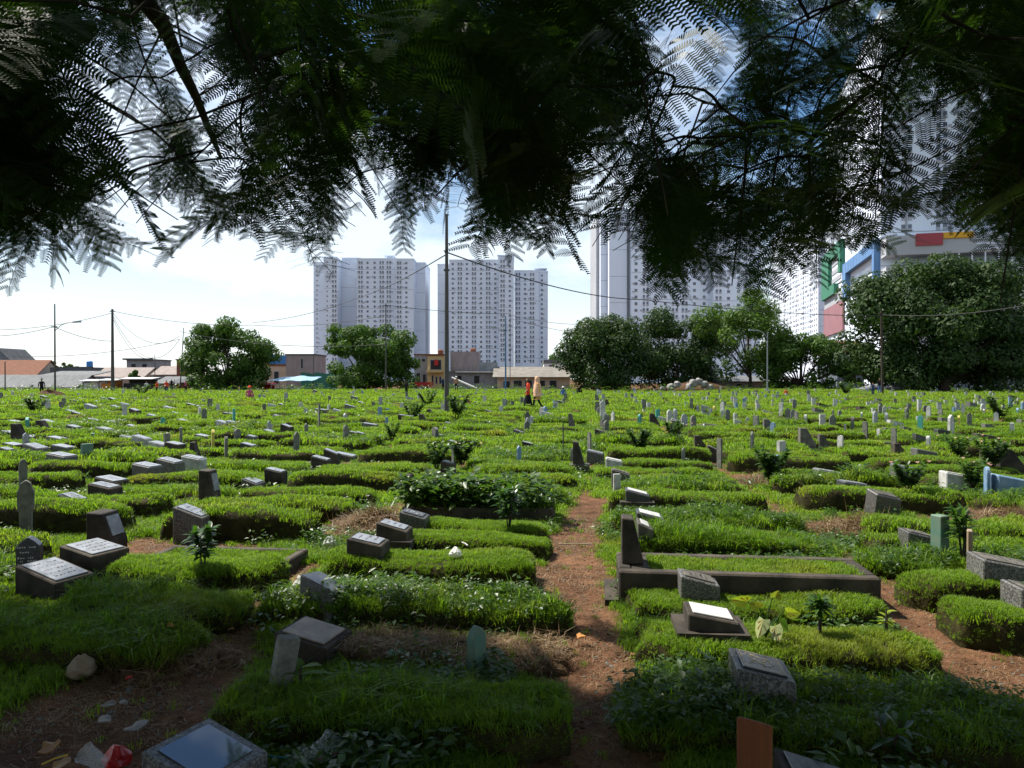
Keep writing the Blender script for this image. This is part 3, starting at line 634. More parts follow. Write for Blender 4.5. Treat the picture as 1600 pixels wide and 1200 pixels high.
o = slab(1509, 1524, 828, 900, 'old_wood', 'flat', 'narrow weathered plank standing against the granite block at right', rz=R(62), t=0.04)
o = wedge(1410, 1459, 824, 853, 'terrazzo', 'concrete', 'granite-chip block headstone left of the green-stained post', W=0.24)
o = wedge(1522, 1618, 862, 910, 'terrazzo', 'concrete', 'large granite-chip block headstone behind the weathered plank', W=0.30, rz=R(-4))
o = wedge(1578, 1660, 910, 950, 'terrazzo', 'concrete', 'granite-chip block cut by right edge, in front of the plank', W=0.26)
# brown board and dark block cut off at the lower right
x, y, z = place(1180, 1290)
slab_at(x, y, z, 0.13, 0.022, 0.38, 'flat', 'red_wood', 'reddish-brown wooden board standing on edge at the bottom right', 1180, R(-38))
bpy.context.view_layer.update()
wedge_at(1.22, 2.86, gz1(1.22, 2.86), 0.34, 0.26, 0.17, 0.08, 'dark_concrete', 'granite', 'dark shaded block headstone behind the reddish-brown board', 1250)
# glass-topped stone at the lower left
gx, gy, gzv = place(292, 1290)
o = wedge_at(gx, gy + 0.16, gzv, 0.33, 0.32, 0.22, 0.15, 'terrazzo', None, 'speckled stone with a glassy mirror panel in its top, lower left corner', 290, R(-20)); o.name = 'headstone'
m, nt, b_ = new_mat('panel_glass'); b_.inputs['Base Color'].default_value = (0.05, 0.06, 0.075, 1); b_.inputs['Roughness'].default_value = 0.04; b_.inputs['Specular IOR Level'].default_value = 1.0; b_.inputs['Coat Weight'].default_value = 0.8; M['panel_glass'] = m
MB().hexa(sloped_top(0.33, 0.32, 0.22, 0.15, 0.004, 0.042)).build('glass_panel', M['panel_glass'], o)
# gold frame and script on the first stone
L_, W_ = gold_stone.dimensions.x, 0.30
co = np.array([v.co for v in gold_stone.data.vertices]); L_ = co[:, 0].max() - co[:, 0].min(); hl_ = co[4][2]; hr_ = co[5][2]
def ring(ins, w, wavy=False):
    mb = MB(); zf = lambda x: hl_ + (hr_ - hl_) * (x + L_ / 2) / L_ + 0.0125; x0, x1, yy = -L_ / 2 + ins, L_ / 2 - ins, W_ / 2 - ins
    loop = [(x1, -yy), (x1, yy)] + [(x0 + (0.022 * math.cos(2 * math.pi * t) - 0.022 if wavy else 0) + (0.02 if wavy else 0), yy - 2 * yy * t) for t in np.linspace(0, 1, 9)]
    for i in range(len(loop)):
        a, c = Vector(loop[i]), Vector(loop[(i + 1) % len(loop)]); n = Vector((-(c - a).y, (c - a).x))
        if n.length < 1e-6: continue
        n = n.normalized() * w
        mb.poly([(p.x, p.y, zf(p.x)) for p in (a - n, c - n, c + n, a + n)])
    return mb
ring(0.045, 0.0022).build('border', M['gold'], gold_stone); ring(0.058, 0.0014, True).build('border', M['gold'], gold_stone)
strokes(L_, W_, hl_, hr_, 5, 77, 0.0128, 0.075, 0.026).build('inscription', M['gold'], gold_stone)

# ---- long concrete grave right of the path, with its tapered headstone
def kerb_grave(name, label, pl, pr, pyb, length, wid, h, rim, colour, headed=None, style='turf', fill='turf', basin=0.02):
    d = F * CAM_H / (pyb - HZ); x0 = X(pl, d); z0 = gz1(x0, d); e = empty(name, (x0, d, z0 - 0.02), -YAW); tag(e, label, 'grave', 'concrete kerb graves')
    parts = [(0, length, 0, rim), (0, length, wid - rim, wid), (0, rim, rim, wid - rim), (length - rim, length, rim, wid - rim)]
    for a, b_, c, dd in parts:
        k = MB().box(a + 0.001, b_ - 0.001, c + 0.001, dd - 0.001, -0.1, h).build('kerb', M[colour], e); bevel(k, 0.012)
    x_, y_ = rim * (2.4 if headed else 1), rim
    V = np.array([(a, c, h - basin + 0.01 * math.sin(a * 7 + c * 11)) for c in np.linspace(y_ - 0.01, wid - y_ + 0.01, 5) for a in np.linspace(rim - 0.01, length - rim + 0.01, 16)])
    Q = [(j * 16 + i, j * 16 + i + 1, j * 16 + i + 17, j * 16 + i + 16) for j in range(4) for i in range(15)]
    s = link('soil_bed', rawmesh('soil_bed', V, Q, M['mound'], smooth=True), e)
    P, nn = surf_points(V, Q, 1500 if d < 8 else 420); 
    if headed: P, nn = P[P[:, 0] > x_ ], nn[P[:, 0] > x_]
    key = 'turf_a' if d < 8 else 'turf_b'
    t = scatter('turf', P, normal_rot(nn), rng.uniform(0.6, 1.1, len(P)) * 0.9, rng.integers(0, NPC[key], len(P)), PC[key], e); tag(t, kind='stuff')
    if fill == 'shrub':
        for key, den, sc_ in (('long_b', 200, 0.95), ('weed_b', 120, 1.2)):
            P, nn = surf_points(V, Q, den); P[:, 2] += rng.uniform(0, 0.10, len(P)) * (key == 'weed_b')
            t = scatter('undergrowth', P, normal_rot(nn), rng.uniform(0.6, 1.4, len(P)) * sc_, rng.integers(0, NPC[key], len(P)), PC[key], e); tag(t, kind='stuff')
    if headed:
        MB().box(rim + 0.002, x_ - 0.01, rim + 0.002, wid - rim - 0.002, 0.0, h - 0.004).build('head_panel', M[colour], e)
        MB().box(-0.10, -0.002, 0.02, wid - 0.02, -0.1, 0.05).build('step', M[colour], e)
    if h > 0.22: MB().box(0.2, length, -0.06, -0.002, -0.1, 0.02).build('footing', M[colour], e)
    return e, x0, d, z0
e, x0, d, z0 = kerb_grave('concrete_grave', 'long raised concrete grave filled with clipped grass, right of the central path', 967, 1352, 944, 1.84, 0.62, 0.27, 0.10, 'dark_concrete', headed=True)
px_, py_ = x0 + 0.105 * EU[0] + 0.31 * EV[0], d + 0.105 * EU[1] + 0.31 * EV[1]
o = MB().prism([(-0.085, 0), (0.085, 0), (0.005, 0.34), (-0.085, 0.35)], -0.10, 0.10).build('tapered_headstone', M['dark_concrete'], None, (px_ + 0.01, py_, z0 + 0.251), (0, 0, -YAW)); bevel(o, 0.008)
tag(o, 'tall dark tapered headstone standing on the head of the long concrete grave', 'headstone', 'tapered upright headstones')
kerb_grave('concrete_grave', 'dark concrete kerb grave overgrown with shrubs and tall grass, left of the path', 628, 862, 813, 1.76, 0.62, 0.19, 0.09, 'dark_concrete', fill='shrub', basin=0.03)
kerb_grave('concrete_grave', 'low dark concrete kerb grave behind the dark leafy plant at left', 215, 447, 893, 1.30, 0.55, 0.15, 0.08, 'dark_concrete')
kerb_grave('concrete_grave', 'low concrete kerb grave in the middle distance below the blue tarp', 335, 452, 731, 1.70, 0.6, 0.12, 0.08, 'concrete')
kerb_grave('concrete_grave', 'low concrete kerb grave in middle distance below the big tree', 1315, 1395, 697, 1.65, 0.6, 0.12, 0.08, 'concrete')
kerb_grave('concrete_grave', 'low concrete kerb grave below the dark utility pole', 72, 150, 681, 1.7, 0.6, 0.12, 0.08, 'dark_concrete')
post(633, 654, 741, 789, 'dark_concrete', 'tall tapered headstone at the head of the dark shrub-filled kerb', W=0.18)
wedge(975, 1017, 761, 787, 'granite', 'white_marble', 'black block headstone with white sloping top, in the row above the taller white-topped one', W=0.26, slab=True)
wedge(992, 1039, 794, 826, 'granite', 'white_marble', 'black block headstone with white top just behind the long concrete grave', W=0.28, slab=True)
plate(998, 1026, 823, 837, 'concrete', 'white_marble', 'small white plaque at the foot of the tall tapered headstone')
post(896, 915, 690, 728, 'dark_concrete', 'dark tapered obelisk-like headstone on a square plinth in the middle distance', base=True)
wedge(944, 975, 714, 729, 'white_paint', 'white_marble', 'bright white painted block headstone in the middle distance below the white tower')
wedge(954, 986, 731, 750, 'concrete', 'concrete', 'grey rounded block headstone in front of bright white painted block')
slab(959, 969, 742, 763, 'white_paint', 'flat', 'small white post beside the grey rounded block headstone', rz=0.3)
slab(27, 52, 750, 803, 'grey_stone', 'shield', 'dark shield-shaped carved gravestone at the left edge', rz=R(25), t=0.07)
post(134, 177, 802, 848, 'dark_concrete', 'dark tapered headstone with pale plaque on its right face, at left', W=0.24, top=0.6, plaque='polished')
post(310, 335, 735, 776, 'dark_concrete', 'dark tapered headstone with pale plaque below the round tree', W=0.2, top=0.7, plaque='polished')
slab(1209, 1221, 710, 741, 'blue_paint', 'round', 'blue painted rounded gravestone among leafy weeds', rz=0.6)
slab(1214, 1228, 689, 711, 'white_paint', 'flat', 'white painted block gravestone just behind the blue rounded one', rz=0.4)
slab(1537, 1549, 729, 764, 'blue_paint', 'round', 'blue painted rounded slab at the head of the blue grave box', rz=R(70))
wedge(1549, 1612, 738, 767, 'blue_paint', None, 'blue painted sloping grave box at right edge', W=0.34)
wedge(1472, 1516, 735, 756, 'white_paint', 'white_paint', 'whitewashed block headstone left of the blue grave box', W=0.26)
wedge(1357, 1403, 764, 789, 'terrazzo', 'concrete', 'toppled granite-chip block headstone leaning over in the weeds', W=0.24, tilt=R(11), rz=R(12))
slab(328, 337, 671, 693, 'yellow_paint', 'point', 'yellow painted pointed gravestone below the round tree')

# ---- the middle distance, read off the photograph
for r_ in [(75, 118, 711, 731), (210, 250, 722, 745), (247, 286, 714, 734), (152, 196, 745, 759), (142, 186, 752, 771), (95, 136, 768, 785), (275, 329, 786, 827), (39, 74, 692, 706), (6, 36, 691, 701), (0, 21, 699, 713),
           (259, 289, 691, 704), (376, 401, 691, 705), (385, 402, 680, 690), (75, 103, 681, 690), (486, 518, 711, 729), (505, 532, 700, 719), (415, 447, 730, 746), (555, 571, 674, 684), (439, 458, 662, 673), (688, 713, 720, 731),
           (678, 697, 677, 686), (915, 946, 702, 715), (929, 951, 670, 684), (814, 835, 689, 699), (1104, 1123, 695, 711), (1100, 1123, 672, 681), (1272, 1311, 731, 747), (1311, 1356, 749, 768), (1394, 1438, 724, 745),
           (1426, 1462, 699, 715), (1427, 1447, 677, 691), (1461, 1483, 670, 678), (1521, 1552, 677, 687), (544, 560, 676, 685), (802, 819, 670, 680), (1380, 1402, 668, 676), (1408, 1426, 666, 676), (700, 716, 688, 696), (1560, 1575, 688, 697)]:
    wedge(*r_, colour=random.choice(['terrazzo', 'dark_concrete', 'granite', 'dark_concrete']), plaque=random.choice(['polished', 'polished', 'concrete', None]) if r_[0] > 700 else 'polished', rz=random.gauss(0, 0.10) - (0.12 if r_[0] < 450 else 0))
for r_ in [(285, 321, 710, 727), (208, 235, 679, 691)]: wedge(*r_, colour='white_paint', plaque='polished')
for r_ in [(304, 352, 781, 801), (375, 406, 740, 753), (76, 108, 692, 704), (230, 258, 696, 704), (174, 200, 689, 698), (82, 98, 656, 663), (101, 121, 666, 673), (136, 155, 665, 672), (150, 170, 671, 678), (185, 204, 669, 675),
           (211, 226, 665, 671), (0, 19, 672, 680), (302, 324, 674, 681), (236, 250, 659, 664), (518, 556, 690, 698), (691, 709, 662, 670), (702, 717, 659, 665), (37, 60, 677, 684), (0, 20, 655, 661), (352, 366, 661, 667), (410, 426, 672, 679)]:
    plate(*r_, colour=random.choice(['concrete', 'terrazzo', 'white_paint']))
for r_ in [(128, 143, 699, 723, 'green_paint'), (31, 40, 717, 751, 'grey_stone'), (36, 44, 676, 698, 'polished'), (256, 265, 677, 696, 'grey_stone'), (278, 287, 668, 691, 'grey_stone'), (348, 358, 682, 706, 'grey_stone'),
           (366, 375, 670, 689, 'grey_stone'), (140, 150, 677, 690, 'green_paint'), (38, 47, 652, 666, 'teal_paint'), (459, 467, 674, 707, 'grey_stone'), (536, 544, 664, 691, 'grey_stone'), (476, 481, 661, 679, 'grey_stone'),
           (418, 423, 657, 677, 'polished'), (705, 712, 695, 721, 'grey_stone'), (699, 705, 692, 708, 'white_paint'), (674, 686, 667, 686, 'grey_stone'), (496, 501, 631, 663, 'grey_stone'), (602, 606, 652, 664, 'blue_paint'),
           (918, 924, 674, 704, 'grey_stone'), (807, 815, 696, 719, 'blue_paint'), (996, 1003, 647, 664, 'teal_paint'), (955, 960, 643, 657, 'white_paint'), (1065, 1071, 699, 722, 'grey_stone'), (1121, 1128, 685, 720, 'grey_stone'),
           (1172, 1179, 674, 701, 'grey_stone'), (1098, 1102, 662, 676, 'white_paint'), (1310, 1317, 680, 698, 'white_paint'), (1394, 1400, 669, 691, 'grey_stone'), (1349, 1355, 659, 680, 'grey_stone'), (1344, 1349, 644, 658, 'white_paint'),
           (1486, 1493, 660, 678, 'polished'), (1495, 1502, 649, 666, 'yellow_paint'), (1575, 1588, 661, 683, 'white_paint'), (1535, 1540, 639, 653, 'white_paint'), (1446, 1456, 681, 696, 'white_paint'), (1300, 1304, 641, 657, 'grey_stone'),
           (1242, 1247, 642, 656, 'grey_stone'), (1467, 1472, 640, 657, 'grey_stone'), (1318, 1323, 663, 678, 'polished'), (892, 897, 700, 722, 'grey_stone'), (1405, 1410, 640, 652, 'white_paint'), (1371, 1375, 671, 681, 'white_paint')]:
    slab(*r_[:4], colour=r_[4], shape=random.choice(['point', 'round', 'flat']))
for r_ in [(296, 308, 691, 712), (16, 36, 662, 678), (55, 74, 657, 674), (655, 666, 647, 663), (667, 678, 644, 658), (889, 900, 646, 669), (1016, 1032, 646, 664), (1049, 1069, 657, 685), (1087, 1102, 681, 694), (1252, 1276, 669, 693),
           (1282, 1297, 679, 694), (1400, 1416, 697, 714), (1566, 1606, 701, 733), (1195, 1212, 655, 672), (946, 955, 624, 634), (1540, 1560, 700, 712)]:
    post(*r_, colour=random.choice(['dark_concrete', 'concrete', 'dark_concrete']))

# ---- the far rows
def far_stone(i, x, y, z, kind, colour, plaque, sz):
    if kind == 'w': return wedge_at(x, y, z, 0.40 * sz, 0.28, 0.24 * sz, 0.14 * sz, colour, plaque, None, 800 + F * x / y, random.gauss(0, 0.12))
    if kind == 'p': return wedge_at(x, y, z, 0.46 * sz, 0.30, 0.13, 0.07, colour, plaque, None, 800 + F * x / y, random.gauss(0, 0.12))
    return slab_at(x, y, z, 0.16 * sz, 0.08, 0.46 * sz, random.choice(['point', 'round', 'flat']), colour, None, 800 + F * x / y, random.uniform(-1.2, 1.2))
n_ind = sum(1 for o in bpy.data.objects if o.name.split('.')[0] in ('headstone', 'upright_gravestone', 'tapered_headstone'))
far = []
while len(far) < 1150:
    y = math.sqrt(random.uniform(23.5 ** 2, 108 ** 2)) if random.random() < 0.6 else random.uniform(21, 52); x = random.uniform(-0.73, 0.73) * y
    u_, v_ = uv(x, y); k_ = math.floor((u_ + 0.11) / 2.4); u_ = -0.11 + 2.4 * k_ + 0.45 + random.gauss(0, 0.12); x, y = xy(u_, v_)
    if any(abs(x - q[0]) < 0.55 and abs(y - q[1]) < 0.8 for q in far): continue
    far.append((x, y))
far.sort(key=lambda q: q[1])
rest = MB(); rest_m = ['white_paint', 'polished', 'grey_stone', 'dark_concrete', 'blue_paint', 'terrazzo']
for i, (x, y) in enumerate(far):
    left = x < 0.02 * y
    kind = random.choices('wps', (3, 4, 2) if left else (2, 1, 6))[0]
    colour = random.choices(['terrazzo', 'dark_concrete', 'white_paint', 'polished'], (3, 3, 2, 2))[0] if kind != 's' else random.choices(['grey_stone', 'white_paint', 'blue_paint', 'teal_paint', 'yellow_paint', 'polished'], (5, 6, 1.3, 0.6, 0.3, 2))[0]
    z = surface_z(x, y); sz = random.uniform(0.8, 1.2)
    if n_ind < 296:
        n_ind += 1; far_stone(i, x, y, z, kind, colour, 'polished' if kind != 's' else None, sz)
    else:
        mi = rest_m.index(colour) if colour in rest_m else 0; r_ = random.uniform(-0.3, 0.3); c, s = math.cos(r_), math.sin(r_)
        if kind == 's': dx, dy, ha, hb = 0.09 * sz, 0.045, 0.46 * sz, 0.44 * sz
        else: dx, dy, ha, hb = 0.21 * sz, 0.15, (0.24 if kind == 'w' else 0.13) * sz, (0.13 if kind == 'w' else 0.07) * sz
        P = [(a, b_) for a, b_ in ((-dx, -dy), (dx, -dy), (dx, dy), (-dx, dy))]; P = [(x + a * c - b_ * s, y + a * s + b_ * c) for a, b_ in P]
        rest.hexa([(a, b_, z - 0.1) for a, b_ in P] + [(P[0][0], P[0][1], z + ha), (P[1][0], P[1][1], z + hb), (P[2][0], P[2][1], z + hb), (P[3][0], P[3][1], z + ha)], mi)
        if kind != 's': rest.f and rest.m.__setitem__(-5, 1)  # top face gets the pale colour with glare painted in
tag(rest.build('headstones', [M[k] for k in rest_m]), 'far-off small headstones in the most distant rows of the field', 'headstones', None, 'stuff')
# labels for those not described singly
byk = {}
for s_ in STONES: byk.setdefault((s_[1], s_[2], s_[3]), []).append(s_)
for (kp, cw, bd), lst in byk.items():
    lst.sort(key=lambda s_: s_[4])
    for i, s_ in enumerate(lst):
        if len(lst) == 1: s_[0]['label'] = 'only %s %s %s' % (cw, kp, bd)
        elif i < 6: s_[0]['label'] = '%s nearest %s %s %s' % (ordinal(i + 1), cw, kp, bd) if i else 'nearest %s %s %s' % (cw, kp, bd)
        else: s_[0]['label'] = 'small distant %s %s %s' % (cw, kp, bd)

# ================================================================== PLANTS ON THE GRAVES
M['plant'] = leafmat('plant', (0.028, 0.075, 0.012, 1), (0.062, 0.135, 0.02, 1), None, trans=0.4, rough=0.35, spec=0.45)
M['cal_green'] = leafmat('cal_green', (0.26, 0.33, 0.03, 1), (0.30, 0.36, 0.04, 1), None, trans=0.45, rough=0.4)
M['cal_red'] = leafmat('cal_red', (0.42, 0.07, 0.03, 1), (0.5, 0.12, 0.06, 1), None, trans=0.4, rough=0.4)
M['cal_pale'] = leafmat('cal_pale', (0.33, 0.38, 0.30, 1), (0.4, 0.42, 0.34, 1), None, trans=0.4, rough=0.4)
M['rose'] = leafmat('rose', (0.6, 0.22, 0.3, 1), (0.7, 0.5, 0.55, 1), None, trans=0.3)
def blade_leaf(V, T, p, d, side_, ll, w, droop):
    """a long leaf with a fold along its middle, three segments"""
    p = np.array(p, float); d = np.array(d, float); s = np.array(side_, float); k = len(V); up = np.array([0, 0, 1.0])
    for t, ww in ((0, 0.25), (0.3, 1), (0.65, 0.85), (1, 0.05)):
        c = p + d * ll * t - up * droop * ll * t * t
        V += [c - s * w * ww / 2, c - up * w * ww * 0.14, c + s * w * ww / 2]
    for i in range(3):
        a = k + i * 3; T += [(a, a + 1, a + 4, a + 3), (a + 1, a + 2, a + 5, a + 4)]
def shrub(px, pyb, h, r, n, ll, lw, label, name='shrub', cat='plant', loc=None, droop=0.35, stems=1, flowers=0, group=None, low=0.35, seed=0, matl='plant'):
    rr = np.random.default_rng(int(px) + seed); x, y, z = loc or place(px, pyb); e = empty(name, (x, y, z), rr.uniform(0, 6)); tag(e, label, cat, group)
    mb = MB(); tops = []
    for s in range(stems):
        a = rr.uniform(0, 6.28); q = r * 0.45 * (stems > 1); top = (q * math.cos(a), q * math.sin(a), h * rr.uniform(0.75, 0.95)); tops.append(top)
        mb.tube([(0.1 * top[0], 0.1 * top[1], -0.05), (top[0] * 0.5, top[1] * 0.5 + 0.01, top[2] * 0.5), top], [0.05 * h + 0.004 if stems == 1 else 0.014 * h + 0.003, 0.04 * h + 0.003 if stems == 1 else 0.009 * h + 0.002, 0.003], 5)
    mb.build('stem', M['bark'], e)
    V, T = [], []
    for i in range(n):
        top = tops[i % stems]; f = rr.uniform(low, 1.0); p = (top[0] * f, top[1] * f, top[2] * f); a = rr.uniform(0, 6.28); el = rr.uniform(-0.1, 1.2) * f + 0.1
        d_ = (math.cos(a) * math.cos(el), math.sin(a) * math.cos(el), math.sin(el)); blade_leaf(V, T, p, d_, (-math.sin(a), math.cos(a), 0), ll * rr.uniform(0.6, 1.15), lw * rr.uniform(0.7, 1.2), droop)
    link('foliage', npmesh('foliage', V, T, M[matl], smooth=True), e)
    for i in range(flowers):
        top = tops[i % stems]; fb = MB(); c = Vector(top) + Vector((rr.normal(0, r * 0.3), rr.normal(0, r * 0.3), rr.uniform(0, 0.05)))
        for k in range(6):
            a = k * 1.047; fb.poly([c, c + Vector((math.cos(a - 0.4) * 0.02, math.sin(a - 0.4) * 0.02, 0.015)), c + Vector((math.cos(a) * 0.032, math.sin(a) * 0.032, 0.02)), c + Vector((math.cos(a + 0.4) * 0.02, math.sin(a + 0.4) * 0.02, 0.015))])
        fb.build('flower', M['rose'], e)
    return e
shrub(1285, 925, 0.23, 0.12, 130, 0.10, 0.028, 'bushy dark shrub growing at the end of mound before the concrete grave', low=0.55)
shrub(1281, 985, 0.19, 0.10, 90, 0.12, 0.026, 'spiky strap-leaved plant on the mound right of red and yellow leaves', low=0.6)
shrub(316, 880, 0.30, 0.14, 120, 0.14, 0.042, 'dark leafy plant on the rounded mound at left', low=0.2, stems=2)
shrub(795, 818, 0.42, 0.2, 190, 0.14, 0.045, 'leafy shrub in front of the dark shrub-filled kerb', stems=4, low=0.25)
shrub(1507, 872, 0.46, 0.2, 260, 0.13, 0.026, 'dense dark shrub behind the weathered plank at right', stems=5, low=0.4)
shrub(1592, 978, 0.12, 0.06, 14, 0.08, 0.03, 'small broad-leaved seedling beside mound at right edge')
shrub(1386, 985, 0.14, 0.05, 12, 0.07, 0.03, 'small yellow-green seedling beside right-hand path', matl='cal_green')
shrub(1392, 1195, 0.22, 0.1, 26, 0.13, 0.035, 'dusty broad-leaved weed in the shade at the bottom right', stems=3)
shrub(215, 1045, 0.01, 0.06, 6, 0.10, 0.02, 'low tuft of green blades by the bare ground at lower left')
shrub(470, 1065, 0.10, 0.06, 8, 0.16, 0.05, 'broad pale-green sprouting leaves beside the leaning grey slab', low=0.2, matl='long_grass')
for i, (px, py, h, st, fl, lb) in enumerate([(1420, 775, 0.38, 3, 3, 'thin rose bush with pink flowers in front of whitewashed block'), (1521, 757, 0.40, 3, 4, 'thin rose bush with pink flowers beside the whitewashed block'), (1550, 735, 0.55, 5, 5, 'pale flowering bush behind the blue grave box'),
      (1498, 715, 0.48, 3, 3, 'slender flowering bush in the middle distance at right'), (1000, 703, 0.55, 5, 0, 'leafy bush among middle graves below the white tower'), (1052, 690, 0.5, 4, 4, 'white-flowered bush beside the dark tapered headstone'),
      (612, 684, 0.45, 2, 0, 'small round-topped bush left of the tall dark pole'), (682, 728, 0.5, 2, 0, 'little flat-crowned tree-like shrub near the tall dark pole'), (722, 722, 0.5, 4, 3, 'yellow-green leafy bush right of tall dark pole'),
      (645, 657, 0.9, 4, 0, 'dark leafy shrub left of the pole among far graves'), (713, 646, 1.1, 5, 3, 'tall green shrub right beside the tall dark pole'), (668, 636, 1.2, 5, 0, 'big green bush just left of the tall dark pole'),
      (55, 642, 1.0, 6, 0, 'bright green round bush far off at left below the lamp'), (1322, 618, 1.6, 6, 0, 'rounded green bush near the grey tarpaulin'), (1205, 748, 0.55, 6, 0, 'leafy green bush around the blue rounded gravestone'),
      (1565, 660, 1.0, 6, 3, 'pale leafy bush among far graves at right edge'), (222, 620, 1.3, 5, 0, 'green bush at the far side near the stalls')]):
    shrub(px, py, h * 0.85, h * 1.0, 230 + 80 * st, 0.13 * h + 0.06, 0.065 * h + 0.018, lb, stems=st + 5, flowers=fl, low=0.12, seed=i, matl='weed')
# red and yellow leafed plant
x, y, z = place(1195, 992); e = empty('variegated_plant', (x, y, z)); tag(e, 'plant with heart-shaped yellow-green leaves veined in red, on clipped mound', 'plant')
for i, (dx, dz, a, sz, m2) in enumerate([(-0.10, 0.20, 2.6, 0.12, 'cal_green'), (-0.04, 0.17, 2.2, 0.10, 'cal_green'), (0.09, 0.16, 0.2, 0.10, 'cal_green'), (0.05, 0.22, 1.2, 0.09, 'cal_green'), (-0.02, 0.12, 4.4, 0.11, 'cal_pale'), (0.03, 0.09, 5.0, 0.10, 'cal_pale'), (0.07, 0.10, 5.6, 0.09, 'plant')]):
    dy = -0.03 * (i % 3); MB().tube([(0, 0, -0.03), (dx * 0.5, dy, dz * 0.6), (dx, dy, dz)], [0.005, 0.004, 0.003], 5).build('stalk', M['plant'], e)
    H = [(0, 0.15), (0.25, 0.5), (0.0, -0.3), (0.3, -0.4), (0.65, -0.28), (1.0, 0), (0.65, 0.28), (0.3, 0.4), (0.0, 0.3)][2:]
    c, s = math.cos(a), math.sin(a); tlt = 0.5
    def pt(u_, w_): return (dx + sz * (u_ * c - w_ * s), dy - 0.03 - 0.25 * sz * abs(w_) + 0.02 * u_, dz + sz * (u_ * s * 0.9 + w_ * c * 0.9) - 0.35 * sz * u_)
    lf = MB(); ctr = pt(0.1, 0)
    for k in range(len(H) - 1): lf.poly([ctr, pt(*H[k]), pt(*H[k + 1])], 0)
    leaf = lf.build('leaf', M[m2], e)
    v = MB()
    for k in range(1, 6):
        q = pt(*(0.8 * np.array(H[k]) + 0.02)); n_ = pt(*(0.8 * np.array(H[k]) + 0.08)); cc = (ctr[0], ctr[1] - 0.002, ctr[2]); v.poly([cc, (q[0], q[1] - 0.003, q[2]), (n_[0], n_[1] - 0.003, n_[2])])
    v.build('vein', M['cal_red'], leaf)

# ================================================================== HEAPS AND RUBBISH
def heap(px, pyb, rx, ry, h, label, name='dry_grass_heap', cat='heap', mt='soil_dark', key='straw_up', den=420, loc=None, n=26):
    x, y, z = loc or (*at(px, pyb), 0); z = gz1(x, y) if loc is None else z; rr = np.random.default_rng(int(px)); V = []; Q = []
    for j in range(7):
        f = j / 6; rad = math.cos(f * math.pi / 2) ** 0.8
        for i in range(n):
            a = 2 * math.pi * i / n; k = 1 + 0.22 * math.sin(3 * a + px) + 0.12 * math.sin(7 * a + j); V.append((rx * rad * k * math.cos(a), ry * rad * k * math.sin(a), h * f * (1 + 0.25 * math.sin(2 * a + px)) - 0.03 + rr.normal(0, 0.02 * h)))
    for j in range(6):
        for i in range(n): Q.append((j * n + i, j * n + (i + 1) % n, (j + 1) * n + (i + 1) % n, (j + 1) * n + i))
    o = link(name, rawmesh(name, V, Q, M[mt], smooth=True), None, (x, y, z)); tag(o, label, cat)
    if key:
        P, nn = surf_points(np.array(V), Q, den); t = scatter('dry_stalks', P, normal_rot(nn, 0.5), rng.uniform(0.7, 1.5, len(P)) * (1 if y < 7 else 1.5), rng.integers(0, NPC[key], len(P)), PC[key], o); tag(t, kind='stuff')
    return o
heap(585, 828, 0.40, 0.30, 0.17, 'heap of dead brown grass left of the long low block headstone')
heap(1340, 838, 0.45, 0.28, 0.16, 'brown heap of earth and dead weeds behind the concrete grave')
heap(1580, 820, 0.5, 0.3, 0.16, 'reddish heap of dead grass near the right edge')
heap(265, 1035, 0.36, 0.26, 0.05, 'flattened dry grass clippings on bare ground at lower left')
heap(122, 661, 1.0, 0.5, 0.25, 'heap of brown earth among graves below the left street lamp', den=60)
heap(75, 622, 1.3, 0.9, 0.6, 'reddish earth heap far off below the left street lamp', key=None)
heap(1100, 672, 0.9, 0.5, 0.22, 'grey rubbish heap among the graves below the white tower', mt='concrete', key=None, name='rubbish_heap')
heap(1195, 752, 0.5, 0.35, 0.12, 'patch of reddish soil heaped beside leafy bush', den=120)
def bag(px, pyb, s, label, col_='plastic_white', squash=0.8, name='plastic_bag', dz=None):
    x, y, z = place(px, pyb, dz); z = min(z, surface_z(x, y) + 0.03); rr = random.Random(int(px)); bm = bmesh.new(); bmesh.ops.create_icosphere(bm, subdivisions=3, radius=s)
    for v in bm.verts:
        n_ = math.sin(v.co.x * 40 / s * 0.09 + px) * math.sin(v.co.y * 31 / s * 0.1) + 0.6 * math.sin(v.co.z * 55 / s * 0.1 + v.co.x * 60 / s * 0.08)
        v.co *= 1 + 0.16 * n_ + rr.uniform(-0.08, 0.08); v.co.z = v.co.z * squash
        if v.co.z > 0.45 * s: v.co.x *= 0.55; v.co.y *= 0.55; v.co.z += 0.25 * s
    me = bpy.data.meshes.new(name); bm.to_mesh(me); bm.free(); me.materials.append(M[col_]); o = link(name, me, None, (x, y, z + s * squash * 0.7)); tag(o, label, 'plastic bag'); return o
M['beige_plastic'] = leafmat('beige_plastic', (0.26, 0.20, 0.13, 1), (0.33, 0.26, 0.18, 1), None, trans=0.2, rough=0.5, tcol=0.9)
M['red_plastic'] = mat('red_plastic', (0.45, 0.02, 0.02, 1), (0.35, 0.015, 0.02, 1), 20, 0.35, 0.5)
bag(515, 836, 0.065, 'crumpled white plastic bag by the heap of dead grass'); bag(712, 903, 0.05, 'crumpled white plastic bag on the smoothest clipped mound')
bag(468, 922, 0.045, 'small white plastic bag behind the tilted dark headstone', squash=1.2); bag(126, 1056, 0.07, 'crumpled beige plastic bag in the shade at lower left', 'beige_plastic')
bag(824, 694, 0.11, 'white plastic bag lying among middle graves'); bag(667, 709, 0.09, 'white plastic bag near the flat-crowned shrub'); bag(1034, 702, 0.09, 'white plastic bag below the leafy bush, middle distance'); bag(1188, 782, 0.08, 'flat white plastic sheet scrap by reddish soil', squash=0.4)
